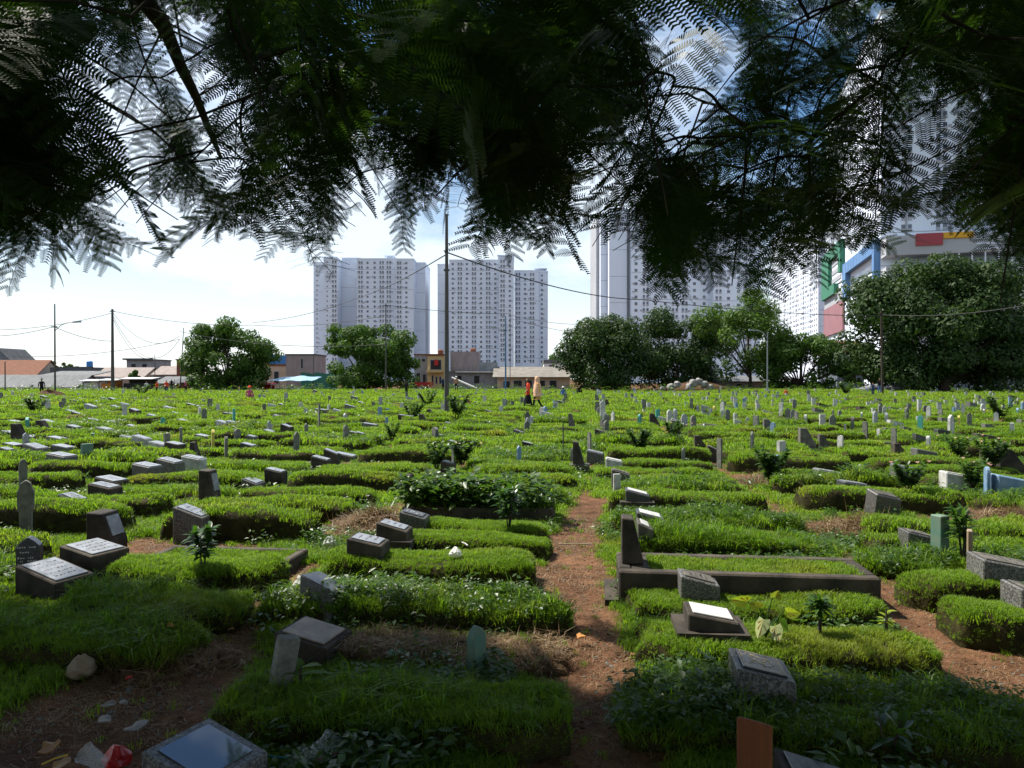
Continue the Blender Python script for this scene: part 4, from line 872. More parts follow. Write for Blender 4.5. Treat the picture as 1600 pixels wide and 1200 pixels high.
bag(1035, 708, 0.06, 'small white scrap of plastic beneath the other white bag'); bag(180, 1198, 0.055, 'red crumpled snack bag inside a clear cup, bottom left', 'red_plastic')
# clear plastic cups with straws
gp, nt, b_ = new_mat('clear_plastic'); b_.inputs['Base Color'].default_value = (0.85, 0.9, 0.95, 1); b_.inputs['Roughness'].default_value = 0.08; b_.inputs['Alpha'].default_value = 0.22; b_.inputs['Specular IOR Level'].default_value = 0.8; M['clear_plastic'] = gp
M['teal_straw'] = mat('teal_straw', (0.02, 0.22, 0.24, 1), rough=0.35); M['pink_straw'] = mat('pink_straw', (0.5, 0.10, 0.14, 1), rough=0.35); M['yellow_straw'] = mat('yellow_straw', (0.55, 0.38, 0.05, 1), rough=0.4)
def cup(px, pyb, rot, label):
    x, y, z = place(px, pyb); n = 20; V = []; Q = []
    for j, (rad, zz) in enumerate([(0.028, 0.0), (0.031, 0.03), (0.035, 0.06), (0.040, 0.10), (0.044, 0.102), (0.043, 0.106)]):
        for i in range(n): a = 2 * math.pi * i / n; V.append((rad * math.cos(a), rad * math.sin(a), zz))
    for j in range(5):
        for i in range(n): Q.append((j * n + i, j * n + (i + 1) % n, (j + 1) * n + (i + 1) % n, (j + 1) * n + i))
    Q.append(tuple(reversed(range(n)))); o = link('plastic_cup', rawmesh('plastic_cup', V, Q, M['clear_plastic'], smooth=True), None, (x, y, z + 0.04), rot); tag(o, label, 'cup', 'discarded plastic cups'); return o
cup(462, 1205, (0.3, 1.2, 0.4), 'clear plastic cup lying beside glassy stone, left of the other cup'); cup(490, 1198, (1.0, 0.9, 2.1), 'crumpled clear plastic cup lying behind the first near the pink straw'); cup(160, 1212, (0.4, -0.7, 0), 'clear plastic cup tipped over at the bottom left')
def straw(pa, pb_, mt, label, r_=0.004, name='drinking_straw'):
    a = place(*pa); c = place(*pb_); o = MB().tube([(a[0], a[1], a[2] + 0.03), ((a[0] + c[0]) / 2, (a[1] + c[1]) / 2, (a[2] + c[2]) / 2 + 0.04), (c[0], c[1], c[2] + 0.04)], r_, 7).build(name, M[mt], None); tag(o, label, 'straw' if 'straw' in name else 'stick'); return o
straw((398, 1194), (450, 1203), 'teal_straw', 'teal drinking straw beside the clear cups'); straw((485, 1205), (530, 1193), 'pink_straw', 'pink drinking straw sticking out of the clear cup'); straw((62, 1208), (104, 1196), 'yellow_straw', 'yellow drinking straw on the ground at bottom left')
straw((722, 846), (731, 860), 'white_paint', 'thin white stick lying on a clipped mound', 0.006, 'stick')
straw((872, 856), (925, 858), 'old_wood', 'thin pale stick across the central path', 0.006, 'stick')
def shard(px, pyb, s, mt, label, name, cat, curl=0.2):
    x, y, z = place(px, pyb); rr = random.Random(int(px) * 7); n = 9; pts = [((0.7 + 0.5 * rr.random()) * s * math.cos(2 * math.pi * i / n), (0.6 + 0.4 * rr.random()) * s * 0.75 * math.sin(2 * math.pi * i / n), curl * s * rr.uniform(0, 1)) for i in range(n)]
    mb = MB(); t = 0.006
    for i in range(n):
        j = (i + 1) % n; mb.poly([(0, 0, curl * s * 0.6), pts[i], pts[j]]); mb.poly([(0, 0, curl * s * 0.6 - t), (pts[j][0], pts[j][1], pts[j][2] - t), (pts[i][0], pts[i][1], pts[i][2] - t)]); mb.poly([pts[j], pts[i], (pts[i][0], pts[i][1], pts[i][2] - t), (pts[j][0], pts[j][1], pts[j][2] - t)])
    o = mb.build(name, M[mt], None, (x, y, z + 0.025), (rr.uniform(-0.15, 0.15), rr.uniform(-0.15, 0.15), rr.uniform(0, 6))); tag(o, label, cat); return o
M['dry_leaf'] = leafmat('dry_leaf', (0.30, 0.15, 0.06, 1), (0.38, 0.22, 0.10, 1), None, trans=0.15); M['orange_scrap'] = leafmat('orange_scrap', (0.55, 0.24, 0.06, 1), (0.6, 0.3, 0.1, 1), None, trans=0.2)
M['pale_scrap'] = leafmat('pale_scrap', (0.20, 0.18, 0.155, 1), (0.26, 0.235, 0.20, 1), None, trans=0.2)
for px, py, s, mt, lb, nm, ct, cu in [(908, 1002, 0.055, 'orange_scrap', 'orange scrap of paper on the central path', 'paper_scrap', 'paper', 0.5), (78, 1180, 0.09, 'dry_leaf', 'large curled brown leaf in the shade at bottom left', 'dry_leaf', 'leaf', 0.4),
      (168, 1112, 0.05, 'pale_scrap', 'pale broken cup piece on bare ground, left one of a pair', 'broken_piece', 'rubbish', 0.5), (192, 1108, 0.045, 'pale_scrap', 'pale broken cup piece on bare ground, right one of a pair', 'broken_piece', 'rubbish', 0.5), (162, 1135, 0.06, 'pale_scrap', 'flattened pale scrap below two broken cup pieces', 'broken_piece', 'rubbish', 0.3),
      (212, 1148, 0.09, 'pale_scrap', 'long pale crumpled wrapper behind the glassy stone', 'wrapper', 'rubbish', 0.4), (200, 1067, 0.04, 'red_plastic', 'small dull red wrapper on dry grass clippings', 'wrapper', 'rubbish', 0.3), (95, 1205, 0.07, 'dry_leaf', 'second brown leaf at the very bottom left', 'dry_leaf', 'leaf', 0.3),
      (265, 985, 0.04, 'orange_scrap', 'tan dry leaf at the edge of shaggy left mound', 'dry_leaf', 'leaf', 0.5), (360, 990, 0.03, 'dry_leaf', 'little tan leaf on the left-hand path', 'dry_leaf', 'leaf', 0.5), (575, 778, 0.06, 'pale_scrap', 'pale scrap of paper near dead grass heap', 'paper_scrap', 'paper', 0.4), (990, 1030, 0.03, 'dry_leaf', 'dark dry leaf on the central path edge', 'dry_leaf', 'leaf', 0.4)]:
    shard(px, py, s * 0.72, mt, lb, nm, ct, cu)

# ================================================================== WHITE APARTMENT TOWERS
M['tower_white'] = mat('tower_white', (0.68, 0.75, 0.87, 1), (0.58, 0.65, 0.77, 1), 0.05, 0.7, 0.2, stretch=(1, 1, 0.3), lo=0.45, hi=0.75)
M['tower_grey'] = mat('tower_grey', (0.42, 0.44, 0.48, 1), (0.36, 0.38, 0.42, 1), 0.05, 0.7, 0.2)
M['tower_line'] = mat('tower_line', (0.30, 0.32, 0.36, 1), rough=0.7)
M['win_glass'] = mat('win_glass', (0.05, 0.065, 0.10, 1), (0.16, 0.18, 0.22, 1), 0.23, 0.2, 0.5, rand=0.45, detail=2)
M['win_frame'] = mat('win_frame', (0.35, 0.37, 0.41, 1), rough=0.6)
M['podium_green'] = mat('podium_green', (0.035, 0.16, 0.10, 1), (0.045, 0.20, 0.125, 1), 0.2, 0.6); M['podium_blue'] = mat('podium_blue', (0.10, 0.21, 0.42, 1), (0.12, 0.25, 0.48, 1), 0.2, 0.6)
M['podium_pink'] = mat('podium_pink', (0.25, 0.12, 0.14, 1), (0.29, 0.145, 0.165, 1), 0.2, 0.6); M['podium_red'] = mat('podium_red', (0.33, 0.06, 0.08, 1), rough=0.6); M['podium_yellow'] = mat('podium_yellow', (0.62, 0.34, 0.03, 1), rough=0.6)
def win_mesh(w, h, kind):
    mb = MB()                       # built in the x-z plane, outward is -y
    if kind == 'w':
        mb.box(-w / 2, w / 2, -0.10, 0.0, -h / 2, h / 2, 1)
        mb.box(-w / 2 + 0.12, -0.05, -0.13, -0.101, -h / 2 + 0.12, h / 2 - 0.12, 0); mb.box(0.05, w / 2 - 0.12, -0.13, -0.101, -h / 2 + 0.12, h / 2 - 0.12, 0)
    else:
        mb.box(-w / 2, w / 2, -0.08, 0.0, -h / 2, h / 2, 0); mb.box(-w / 2, w / 2, -0.22, -0.081, -h / 2, -h / 2 + 0.75, 1)
    return mb.mesh('window', [M['win_glass'], M['win_frame']])
WIN = {'w': win_mesh(1.25, 1.35, 'w'), 'b': win_mesh(0.95, 1.9, 'b'), 's': win_mesh(0.8, 0.9, 'w')}
def facade(parent, A, B, z0, z1, cols, fh=2.95, limit=None, budget=[0], first=1.6, visible=None):
    """windows on a wall from A to B (seen from outside, left to right); cols: (metres from A, kind)"""
    d = Vector((B[0] - A[0], B[1] - A[1], 0)); n = d.normalized(); ang = math.atan2(n.y, n.x); out = Vector((n.y, -n.x, 0)); made = []
    z = z1 - 1.9
    while z > z0 + 1:
        for s, k in cols: made.append((Vector((A[0], A[1], 0)) + n * s + out * 0.012 + Vector((0, 0, z)), k, ang))
        z -= fh
    return made
def put_windows(parent, wins, cap=295):
    cx_, cy_ = parent.location.x, parent.location.y
    def px(w):
        p = w[0] + parent.location; return (800 + F * p.x / p.y, HZ - F * (p.z - CAM_H) / p.y)
    def score(w):
        x_, y_ = px(w); return abs(y_ - 470) if 0 < x_ < 1600 else 9999
    wins = sorted(wins, key=score); ra_ = random.Random(len(wins)); ac = MB()
    for w in wins:                                        # air-conditioner boxes hung beside some of the openings
        if ra_.random() < 0.30:
            c, s = math.cos(w[2]), math.sin(w[2]); dx, dz = ra_.choice([-1.15, 1.15]), ra_.uniform(-0.9, 0.3); q = [(dx - 0.4, -0.45), (dx + 0.4, -0.45), (dx + 0.4, -0.02), (dx - 0.4, -0.02)]; q = [(w[0].x + a * c - b_ * s, w[0].y + a * s + b_ * c) for a, b_ in q]
            ac.hexa([(a, b_, w[0].z + dz) for a, b_ in q] + [(a, b_, w[0].z + dz + 0.55) for a, b_ in q])
    tag(ac.build('air_conditioners', M['win_frame'], parent), kind='stuff')
    for w in wins[:cap]: link('window', WIN[w[1]], parent, w[0], (0, 0, w[2]))
    if len(wins) > cap:
        V, Q, mi = [], [], []
        for w in wins[cap:]:
            me = WIN[w[1]]; c, s = math.cos(w[2]), math.sin(w[2]); b_ = len(V)
            V += [(v.co.x * c - v.co.y * s + w[0].x, v.co.x * s + v.co.y * c + w[0].y, v.co.z + w[0].z) for v in me.vertices]
            for p in me.polygons: Q.append(tuple(b_ + i for i in p.vertices)); mi.append(p.material_index)
        tag(link('windows', npmesh('windows', V, Q, [M['win_glass'], M['win_frame']], mi), parent), kind='stuff')
def pattern(width, seq='bbw.wbb.w.', step=3.0):
    out = []; s = step * 0.5; i = 0
    while s < width - step * 0.4:
        k = seq[i % len(seq)]; i += 1
        if k == 'b': out += [(s - 0.8, 'b'), (s + 0.8, 'b')]
        elif k in 'ws': out.append((s, k))
        s += step
    return out
def tower(label, D, blocks, roofs, depth=26):
    """blocks: (px0, px1, offset back, top py, sequence, material)"""
    xm = X((blocks[0][0] + blocks[-1][1]) / 2, D); e = empty('apartment_tower', (xm, D, 0)); tag(e, label, 'building', 'white apartment towers'); wins = []
    for p0, p1, off, top, seq, mt in blocks:
        x0, x1, zt = X(p0, D) - xm, X(p1, D) - xm, Z(top, D); MB().box(x0, x1, off, off + depth, -3, zt).build('wall', M[mt], e)
        MB().box(x0 - 0.15, x1 + 0.15, off - 0.15, off + depth + 0.15, zt + 0.003, zt + 0.9).build('parapet', M['tower_white'], e)
        lines = MB(); k = 0; z = zt - 6.0
        while z > 5: lines.box(x0 + 0.02, x1 - 0.02, off - 0.05, off - 0.002, z, z + 0.16); z -= 11.8
        lines.build('joint', M['tower_line'], e)
        if seq: wins += facade(e, (x0, off), (x1, off), 10, zt, pattern(x1 - x0, seq, 4.3))
    for p0, p1, off, zb, zt in roofs:
        r = MB(); x0, x1 = X(p0, D) - xm, X(p1, D) - xm; a, b_ = Z(zb, D), Z(zt, D)
        for q in (x0, x1 - 0.5):
            r.box(q, q + 0.5, off + 0.5, off + 1.0, a - 1, b_ - 0.502); r.box(q, q + 0.5, off + 8, off + 8.5, a - 1, b_ - 0.502)
        r.box(x0 - 0.3, x1 + 0.3, off + 0.2, off + 9, b_ - 0.5, b_); r.box(x0 + 1, x1 - 1, off + 1.5, off + 7.5, a - 1, b_ - 0.502)
        r.build('roof_structure', M['tower_white'], e)
    put_windows(e, wins)
    return e
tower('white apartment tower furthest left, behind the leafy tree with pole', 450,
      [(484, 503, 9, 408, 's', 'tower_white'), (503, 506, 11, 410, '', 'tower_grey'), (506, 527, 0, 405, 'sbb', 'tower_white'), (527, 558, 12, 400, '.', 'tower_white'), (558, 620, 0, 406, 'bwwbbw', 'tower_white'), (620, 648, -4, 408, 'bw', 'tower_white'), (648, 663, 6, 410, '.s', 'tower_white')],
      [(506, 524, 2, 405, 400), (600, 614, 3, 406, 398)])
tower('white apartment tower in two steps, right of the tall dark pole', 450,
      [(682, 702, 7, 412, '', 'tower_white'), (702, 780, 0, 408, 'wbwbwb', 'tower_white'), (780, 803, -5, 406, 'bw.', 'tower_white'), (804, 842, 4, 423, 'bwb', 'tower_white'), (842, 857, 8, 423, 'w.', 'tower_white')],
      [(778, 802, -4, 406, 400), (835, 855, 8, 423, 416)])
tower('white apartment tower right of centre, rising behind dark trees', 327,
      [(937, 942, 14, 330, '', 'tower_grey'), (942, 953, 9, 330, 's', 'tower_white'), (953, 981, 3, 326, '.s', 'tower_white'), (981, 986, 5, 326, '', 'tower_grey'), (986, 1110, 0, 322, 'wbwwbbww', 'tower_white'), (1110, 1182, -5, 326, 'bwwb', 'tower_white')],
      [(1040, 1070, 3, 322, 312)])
# slabs running away at the right: lit face turned to the left
def slab_tower(name, label, Pn, Pf, end, h, seqL, seqE, extra=None):
    Pn, Pf = Vector((*Pn, 0)), Vector((*Pf, 0)); a = (Pf - Pn); n = a.normalized(); r = Vector((n.y, -n.x, 0)); e = empty(name, Pn); tag(e, label, 'building', 'white apartment towers'); ln = a.length
    c = [Vector((0, 0, 0)), r * end, r * end + a, a]
    MB().hexa([p + Vector((0, 0, -3)) for p in c] + [p + Vector((0, 0, h)) for p in c]).build('wall', M['tower_white'], e)
    k = [-r * 0.3 - n * 0.3, r * (end + 0.3) - n * 0.3, r * (end + 0.3) + a + n * 0.3, -r * 0.3 + a + n * 0.3]
    MB().hexa([p + Vector((0, 0, h + 0.003)) for p in k] + [p + Vector((0, 0, h + 1.2)) for p in k]).build('parapet', M['tower_grey'], e)
    lines = MB(); z = h - 6
    while z > 22:
        q = [Vector((0, 0, 0)), r * end]; o_ = -n * 0.06; q2 = [q[0] + o_, q[1] + o_, q[1] - n * 0.002, q[0] - n * 0.002]
        lines.hexa([p + Vector((0, 0, z)) for p in q2] + [p + Vector((0, 0, z + 0.18)) for p in q2]); z -= 8.85
    lines.build('joint', M['tower_line'], e)
    wins = facade(e, (a.x, a.y), (0, 0), 8 if extra is None else 50, h, pattern(ln, seqL, 4.0)) + (facade(e, (0, 0), ((r * end).x, (r * end).y), 8 if extra is None else 41, h, pattern(end, seqE, 4.2)) if seqE else [])
    put_windows(e, wins); return e, n, r, ln
slab_tower('apartment_tower', 'long white apartment slab seen edge-on, left of the coloured podium building', (165.5, 400), (182, 520), 22, 98, 'wwbw', '')
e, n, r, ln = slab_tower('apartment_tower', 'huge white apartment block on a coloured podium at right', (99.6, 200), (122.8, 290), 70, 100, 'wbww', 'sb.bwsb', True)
def on_face(name, mt, s0, s1, z0, z1, t=0.6, face='L', par=e, base=0.02):
    """a panel on the left face (metres from the near corner going away) or the end face (metres going right)"""
    o_, dvec = (-r, n) if face == 'L' else (-n, r); p = [dvec * s0 + o_ * base, dvec * s1 + o_ * base, dvec * s1 + o_ * (base + t), dvec * s0 + o_ * (base + t)]
    return MB().hexa([q + Vector((0, 0, z0)) for q in p] + [q + Vector((0, 0, z1)) for q in p]).build(name, M[mt], par)
g1 = ln - 0.2                  # green frame at the far end of the left face
for a_, b_, c_, d_ in ((52, g1, 45, 49), (64, g1, 32, 35.5), (76, g1, 35.51, 44.99), (52, 56, 38, 44.99)): on_face('green_frame', 'podium_green', a_, b_, c_, d_, 1.6)
on_face('recess_panel', 'tower_white', 56.02, 75.98, 35.52, 44.98, 0.3); on_face('pink_panel', 'podium_pink', 52, g1, 18, 28.5, 0.7); on_face('louvre_band', 'win_frame', 52, g1, 28.51, 31.99, 0.4)
for a_, b_, c_, d_ in ((0.5, 47, 36, 39.5), (42, 47, 28, 35.99), (0.5, 3, 28, 35.99)): on_face('blue_frame', 'podium_blue', a_, b_, c_, d_, 1.6)
for k in range(2, 4): on_face('parking_slot', 'win_glass', 4, 41, 21 + k * 3.7, 22.8 + k * 3.7, 0.25)
for k in range(3): on_face('louvre', 'win_frame', 57, 75, 36.5 + k * 3, 38 + k * 3, 0.2, base=0.34)
on_face('podium_roof', 'tower_grey', 0.02, 70, 34, 39, 6, 'E'); on_face('red_panel', 'podium_red', 7, 13.3, 36.2, 39.3, 0.4, 'E', base=6.05); on_face('yellow_panel', 'podium_yellow', 13.4, 20.3, 37.8, 39.3, 0.4, 'E', base=6.05)
on_face('podium_wall', 'tower_grey', 0.02, 70, -3, 31, 6, 'E')
for k in range(10): on_face('railing', 'tower_white', 14 + k * 3, 14.3 + k * 3, 31.2, 34, 0.2, 'E', base=5.7)
for k in range(3): on_face('railing', 'tower_white', 21, 60, 34.6 + k * 1.3, 34.95 + k * 1.3, 0.2, 'E', base=6.3)
for k in range(9): on_face('panel_joint', 'tower_line', 53 + k * 4.4, 53.15 + k * 4.4, 45.02, 48.98, 0.05, base=1.63)
for k in range(10): on_face('panel_joint', 'tower_line', 2 + k * 4.4, 2.15 + k * 4.4, 36.02, 39.48, 0.05, base=1.63)
for z_ in (47, 58, 71, 84): on_face('pipe', 'tower_line', 6, 6.4, z_ - 8, z_ + 4, 0.3, 'E')

# ================================================================== LOW HOUSES AND STALLS ALONG THE FAR EDGE
M['tile_orange'] = mat('tile_orange', (0.15, 0.060, 0.034, 1), (0.25, 0.105, 0.06, 1), 1.5, 0.85, 0.2, 0.05, 14, stretch=(1, 3, 3)); M['tile_pale'] = mat('tile_pale', (0.22, 0.175, 0.155, 1), (0.36, 0.31, 0.285, 1), 1.5, 0.85, 0.2, 0.05, 14, stretch=(1, 3, 3))
M['roof_grey'] = mat('roof_grey', (0.10, 0.105, 0.11, 1), (0.17, 0.175, 0.18, 1), 0.8, 0.8, 0.2, 0.03, 9, stretch=(4, 0.6, 1)); M['roof_dark'] = mat('roof_dark', (0.06, 0.065, 0.075, 1), (0.10, 0.11, 0.12, 1), 0.8, 0.8, 0.2)
M['wall_grey'] = mat('wall_grey', (0.20, 0.21, 0.23, 1), (0.30, 0.31, 0.33, 1), 0.6, 0.9, 0.1); M['wall_bluegrey'] = mat('wall_bluegrey', (0.13, 0.16, 0.20, 1), (0.2, 0.23, 0.27, 1), 0.6, 0.9, 0.1); M['wall_pinkgrey'] = mat('wall_pinkgrey', (0.27, 0.22, 0.22, 1), (0.34, 0.29, 0.29, 1), 0.6, 0.9, 0.1, stretch=(3, 1, 1))
M['wall_yellow'] = mat('wall_yellow', (0.46, 0.35, 0.17, 1), (0.54, 0.42, 0.23, 1), 0.6, 0.9, 0.1); M['wall_cream'] = mat('wall_cream', (0.42, 0.33, 0.25, 1), (0.52, 0.42, 0.33, 1), 0.6, 0.9, 0.1); M['wall_white'] = mat('wall_white', (0.55, 0.56, 0.56, 1), (0.68, 0.68, 0.68, 1), 0.6, 0.9, 0.1)
M['sheet_blue'] = mat('sheet_blue', (0.04, 0.16, 0.42, 1), (0.06, 0.22, 0.5, 1), 0.6, 0.6, 0.3); M['sheet_green'] = mat('sheet_green', (0.03, 0.17, 0.13, 1), (0.04, 0.22, 0.17, 1), 0.6, 0.6, 0.3, stretch=(4, 1, 1)); M['dark_open'] = mat('dark_open', (0.02, 0.02, 0.022, 1), rough=0.6)
M['brick_red'] = mat('brick_red', (0.16, 0.07, 0.05, 1), (0.22, 0.10, 0.07, 1), 3, 0.9, 0.1); M['tarp_blue'] = leafmat('tarp_blue', (0.30, 0.48, 0.66, 1), (0.34, 0.52, 0.7, 1), None, trans=0.2, tcol=0.9); M['tarp_orange'] = mat('tarp_orange', (0.50, 0.20, 0.04, 1), (0.4, 0.16, 0.05, 1), 2, 0.7)
M['tarp_grey'] = mat('tarp_grey', (0.14, 0.15, 0.16, 1), (0.24, 0.25, 0.26, 1), 1.2, 0.5, 0.4, 0.05, 4); M['concrete_pale'] = mat('concrete_pale', (0.16, 0.145, 0.125, 1), (0.25, 0.23, 0.20, 1), 0.8, 0.9, 0.1)
M['red_cloth'] = mat('red_cloth', (0.42, 0.03, 0.03, 1), rough=0.8)
def house(label, d, pl, pr, peave, pridge, wall, roof, depth=7, opens=(), kind='gable', over=0.4, extras=(), name='house', cat='house'):
    """front wall pl..pr across at distance d; roof from eave to ridge; opens: (px0, px1, py top, py bottom, 'w'|'d')"""
    x0, x1 = X(pl, d), X(pr, d); xm = (x0 + x1) / 2; e = empty(name, (xm, d, 0)); tag(e, label, cat, 'low houses along the far edge'); a, b_ = x0 - xm, x1 - xm; ze, zr = Z(peave, d), Z(pridge, d)
    MB().box(a, b_, 0, depth, -0.5, ze).build('wall', M[wall], e)
    if kind == 'gable':
        m_ = depth / 2; t = 0.14
        for s in (0, 1):
            y0, y1 = (-over, m_) if s == 0 else (m_ + 0.004, depth + over); z0, z1 = (ze - 0.1, zr) if s == 0 else (zr, ze - 0.1)
            MB().hexa([(a - over, y0, z0 + 0.05), (b_ + over, y0, z0 + 0.05), (b_ + over, y1, z1 + 0.05), (a - over, y1, z1 + 0.05), (a - over, y0, z0 + 0.05 + t), (b_ + over, y0, z0 + 0.05 + t), (b_ + over, y1, z1 + 0.05 + t), (a - over, y1, z1 + 0.05 + t)]).build('roof', M[roof], e)
        for xx in (a + 0.01, b_ - 0.19): MB().prism([], 0, 0) if False else MB().hexa([(xx, 0.02, ze + 0.002), (xx + 0.18, 0.02, ze + 0.002), (xx + 0.18, depth - 0.02, ze + 0.002), (xx, depth - 0.02, ze + 0.002), (xx, m_ - 0.05, zr - 0.05), (xx + 0.18, m_ - 0.05, zr - 0.05), (xx + 0.18, m_ + 0.05, zr - 0.05), (xx, m_ + 0.05, zr - 0.05)]).build('gable_end', M[wall], e)
    elif kind == 'front_gable':
        m_ = 0; t = 0.14
        for s in (-1, 1):
            xa, xb = (a - over, 0) if s < 0 else (0.004, b_ + over); za, zb = (ze - 0.1, zr) if s < 0 else (zr, ze - 0.1)
            MB().hexa([(xa, -over, za + 0.05), (xb, -over, zb + 0.05), (xb, depth, zb + 0.05), (xa, depth, za + 0.05), (xa, -over, za + 0.05 + t), (xb, -over, zb + 0.05 + t), (xb, depth, zb + 0.05 + t), (xa, depth, za + 0.05 + t)]).build('roof', M[roof], e)
        MB().hexa([(a, 0.02, ze + 0.002), (b_, 0.02, ze + 0.002), (b_, 0.2, ze + 0.002), (a, 0.2, ze + 0.002), (-0.05, 0.02, zr - 0.02), (0.05, 0.02, zr - 0.02), (0.05, 0.2, zr - 0.02), (-0.05, 0.2, zr - 0.02)]).build('gable_end', M[wall], e)
    elif kind == 'flat': MB().box(a - 0.15, b_ + 0.15, -0.15, depth + 0.15, ze + 0.003, max(zr, ze + 0.15)).build('roof', M[roof], e)
    else: MB().hexa([(a - over, -over, ze), (b_ + over, -over, ze), (b_ + over, depth, zr), (a - over, depth, zr), (a - over, -over, ze + 0.12), (b_ + over, -over, ze + 0.12), (b_ + over, depth, zr + 0.12), (a - over, depth, zr + 0.12)]).build('roof', M[roof], e)
    for p0, p1, t0, t1, k in opens:
        u0, u1, za, zb = X(p0, d) - xm, X(p1, d) - xm, Z(t1, d), Z(t0, d); nm = 'window' if k == 'w' else 'door'
        f = MB().box(u0, u1, -0.06, -0.002, za, zb).build(nm, M['win_frame'], e); MB().box(u0 + 0.08, u1 - 0.08, -0.09, -0.061, za + 0.08, zb - 0.08).build('pane' if k == 'w' else 'door_leaf', M['dark_open'], f)
    for nm, mt, p0, p1, t0, t1, y0, y1 in extras: MB().box(X(p0, d) - xm, X(p1, d) - xm, y0, y1, Z(t1, d), Z(t0, d)).build(nm, M[mt], e)
    return e
house('dark grey house with steep roof at left edge', 165, -30, 26, 575, 545, 'wall_bluegrey', 'roof_dark', 9, kind='front_gable')
house('grey sheet-roofed house standing beyond the left edge', 140, -260, -75, 592, 572, 'wall_grey', 'roof_grey', 9)
house('house with orange tiled roof at left edge', 150, -60, 56, 587, 563, 'wall_cream', 'tile_orange', 9)
house('low grey sheet-roofed house in front of the orange roof', 128, -40, 118, 606, 587, 'wall_bluegrey', 'roof_grey', 9, [(46, 52, 601, 612, 'd'), (70, 80, 607, 612, 'w')])
house('blue-walled house with dark roof band at left', 150, 80, 146, 584, 574, 'sheet_blue', 'roof_dark', 7, kind='flat', extras=[('parapet', 'roof_dark', 105, 146, 573, 585, -0.2, -0.01)])
house('grey lean-to shed beside the low sheet-roofed house', 133, 62, 140, 588, 580, 'wall_bluegrey', 'roof_grey', 7, [(100, 108, 596, 604, 'w')], kind='lean')
house('house with pale tiled roof behind the food stalls', 145, 148, 222, 591, 575, 'wall_cream', 'tile_pale', 9, [(160, 170, 595, 603, 'w')])
house('plain grey flat-roofed block behind the pale tiled roof', 165, 198, 238, 563, 561, 'wall_grey', 'roof_dark', 9, [(205, 213, 568, 576, 'w'), (222, 230, 568, 576, 'w')], kind='flat', extras=[('roof_ledge', 'roof_dark', 195, 240, 560, 562.5, -1.0, -0.2)])
house('narrow pale-roofed house left of the brick pillar', 145, 240, 276, 586, 573, 'wall_grey', 'tile_pale', 8, [(248, 256, 590, 600, 'w')])
house('low pale awning-roofed house behind people in red', 128, 242, 282, 600, 589, 'wall_grey', 'roof_grey', 5, [(255, 262, 602, 611, 'd')], kind='lean')
house('narrow brick building left of the round tree', 138, 276, 300, 563, 561, 'brick_red', 'roof_dark', 6, [(282, 288, 570, 580, 'w')], kind='flat')
house('weathered house with blue upper panel behind the blue tarp', 140, 400, 447, 572, 569, 'wall_cream', 'tile_orange', 8, [(412, 420, 578, 592, 'w'), (428, 436, 580, 600, 'd')], kind='flat', extras=[('upper_panel', 'sheet_blue', 419, 446, 555, 569, 0.2, 1.0), ('upper_wall', 'wall_pinkgrey', 400, 419, 554, 569, 0.3, 4)])
house('pinkish-grey corrugated building left of the leafy tree', 135, 447, 492, 555, 553, 'wall_pinkgrey', 'roof_dark', 8, [(470, 474, 560, 576, 'w')], kind='flat')
house('grey house front with air bricks left of the yellow house', 132, 648, 668, 555, 553, 'wall_grey', 'tile_orange', 8, [(652, 657, 560, 566, 'w'), (659, 665, 560, 566, 'w'), (650, 657, 582, 600, 'd'), (660, 666, 584, 598, 'w')], kind='flat')
house('narrow yellow two-storey house with balcony, left of the tall dark pole', 130, 668, 693, 556, 553, 'wall_yellow', 'tile_orange', 8, [(672, 690, 562, 578, 'w'), (674, 678, 586, 602, 'd'), (680, 684, 588, 600, 'w'), (686, 690, 588, 600, 'w')], kind='flat', extras=[('balcony', 'wall_yellow', 667, 694, 578, 582, -1.2, -0.1), ('red_banner', 'red_cloth', 679, 685, 562, 571, -0.3, -0.2)])
house('raw grey concrete building right of the tall dark pole', 134, 700, 776, 582, 580, 'wall_grey', 'concrete_pale', 9, [(712, 722, 586, 598, 'w'), (740, 750, 586, 600, 'd')], kind='flat', extras=[('upper_wall', 'wall_pinkgrey', 703, 748, 549, 579.5, 1, 8), ('upper_wall', 'wall_grey', 748, 776, 566, 579.5, 1, 8), ('ledge', 'wall_white', 712, 776, 580, 582, -0.8, -0.2)])
house('long low building with worn pale concrete roof and shuttered front', 128, 777, 890, 590, 573, 'wall_cream', 'concrete_pale', 8, [(786, 797, 595, 606, 'd'), (802, 816, 594, 604, 'w'), (820, 832, 594, 606, 'd'), (842, 852, 594, 604, 'w'), (858, 870, 594, 606, 'd')], kind='lean', over=0.8)
house('small pale far house behind the long low building', 220, 850, 888, 568, 562, 'wall_white', 'roof_grey', 8, [(858, 864, 570, 575, 'w')], kind='flat')
house('house with orange tiled roof in the gap before the biggest tree', 125, 1308, 1350, 552, 533, 'wall_bluegrey', 'tile_orange', 7, [(1316, 1324, 560, 575, 'w'), (1330, 1338, 575, 600, 'd')])
house('dim grey house half hidden behind biggest tree', 118, 1400, 1600, 585, 570, 'wall_bluegrey', 'roof_grey', 7, [(1440, 1455, 590, 605, 'd'), (1500, 1520, 588, 598, 'w'), (1560, 1575, 588, 600, 'w')])
house('shabby sheet-roofed shed behind the rubbish heap', 118, 1100, 1250, 597, 588, 'wall_pinkgrey', 'roof_grey', 6, [(1150, 1160, 599, 610, 'd'), (1200, 1212, 599, 606, 'w')], kind='lean')
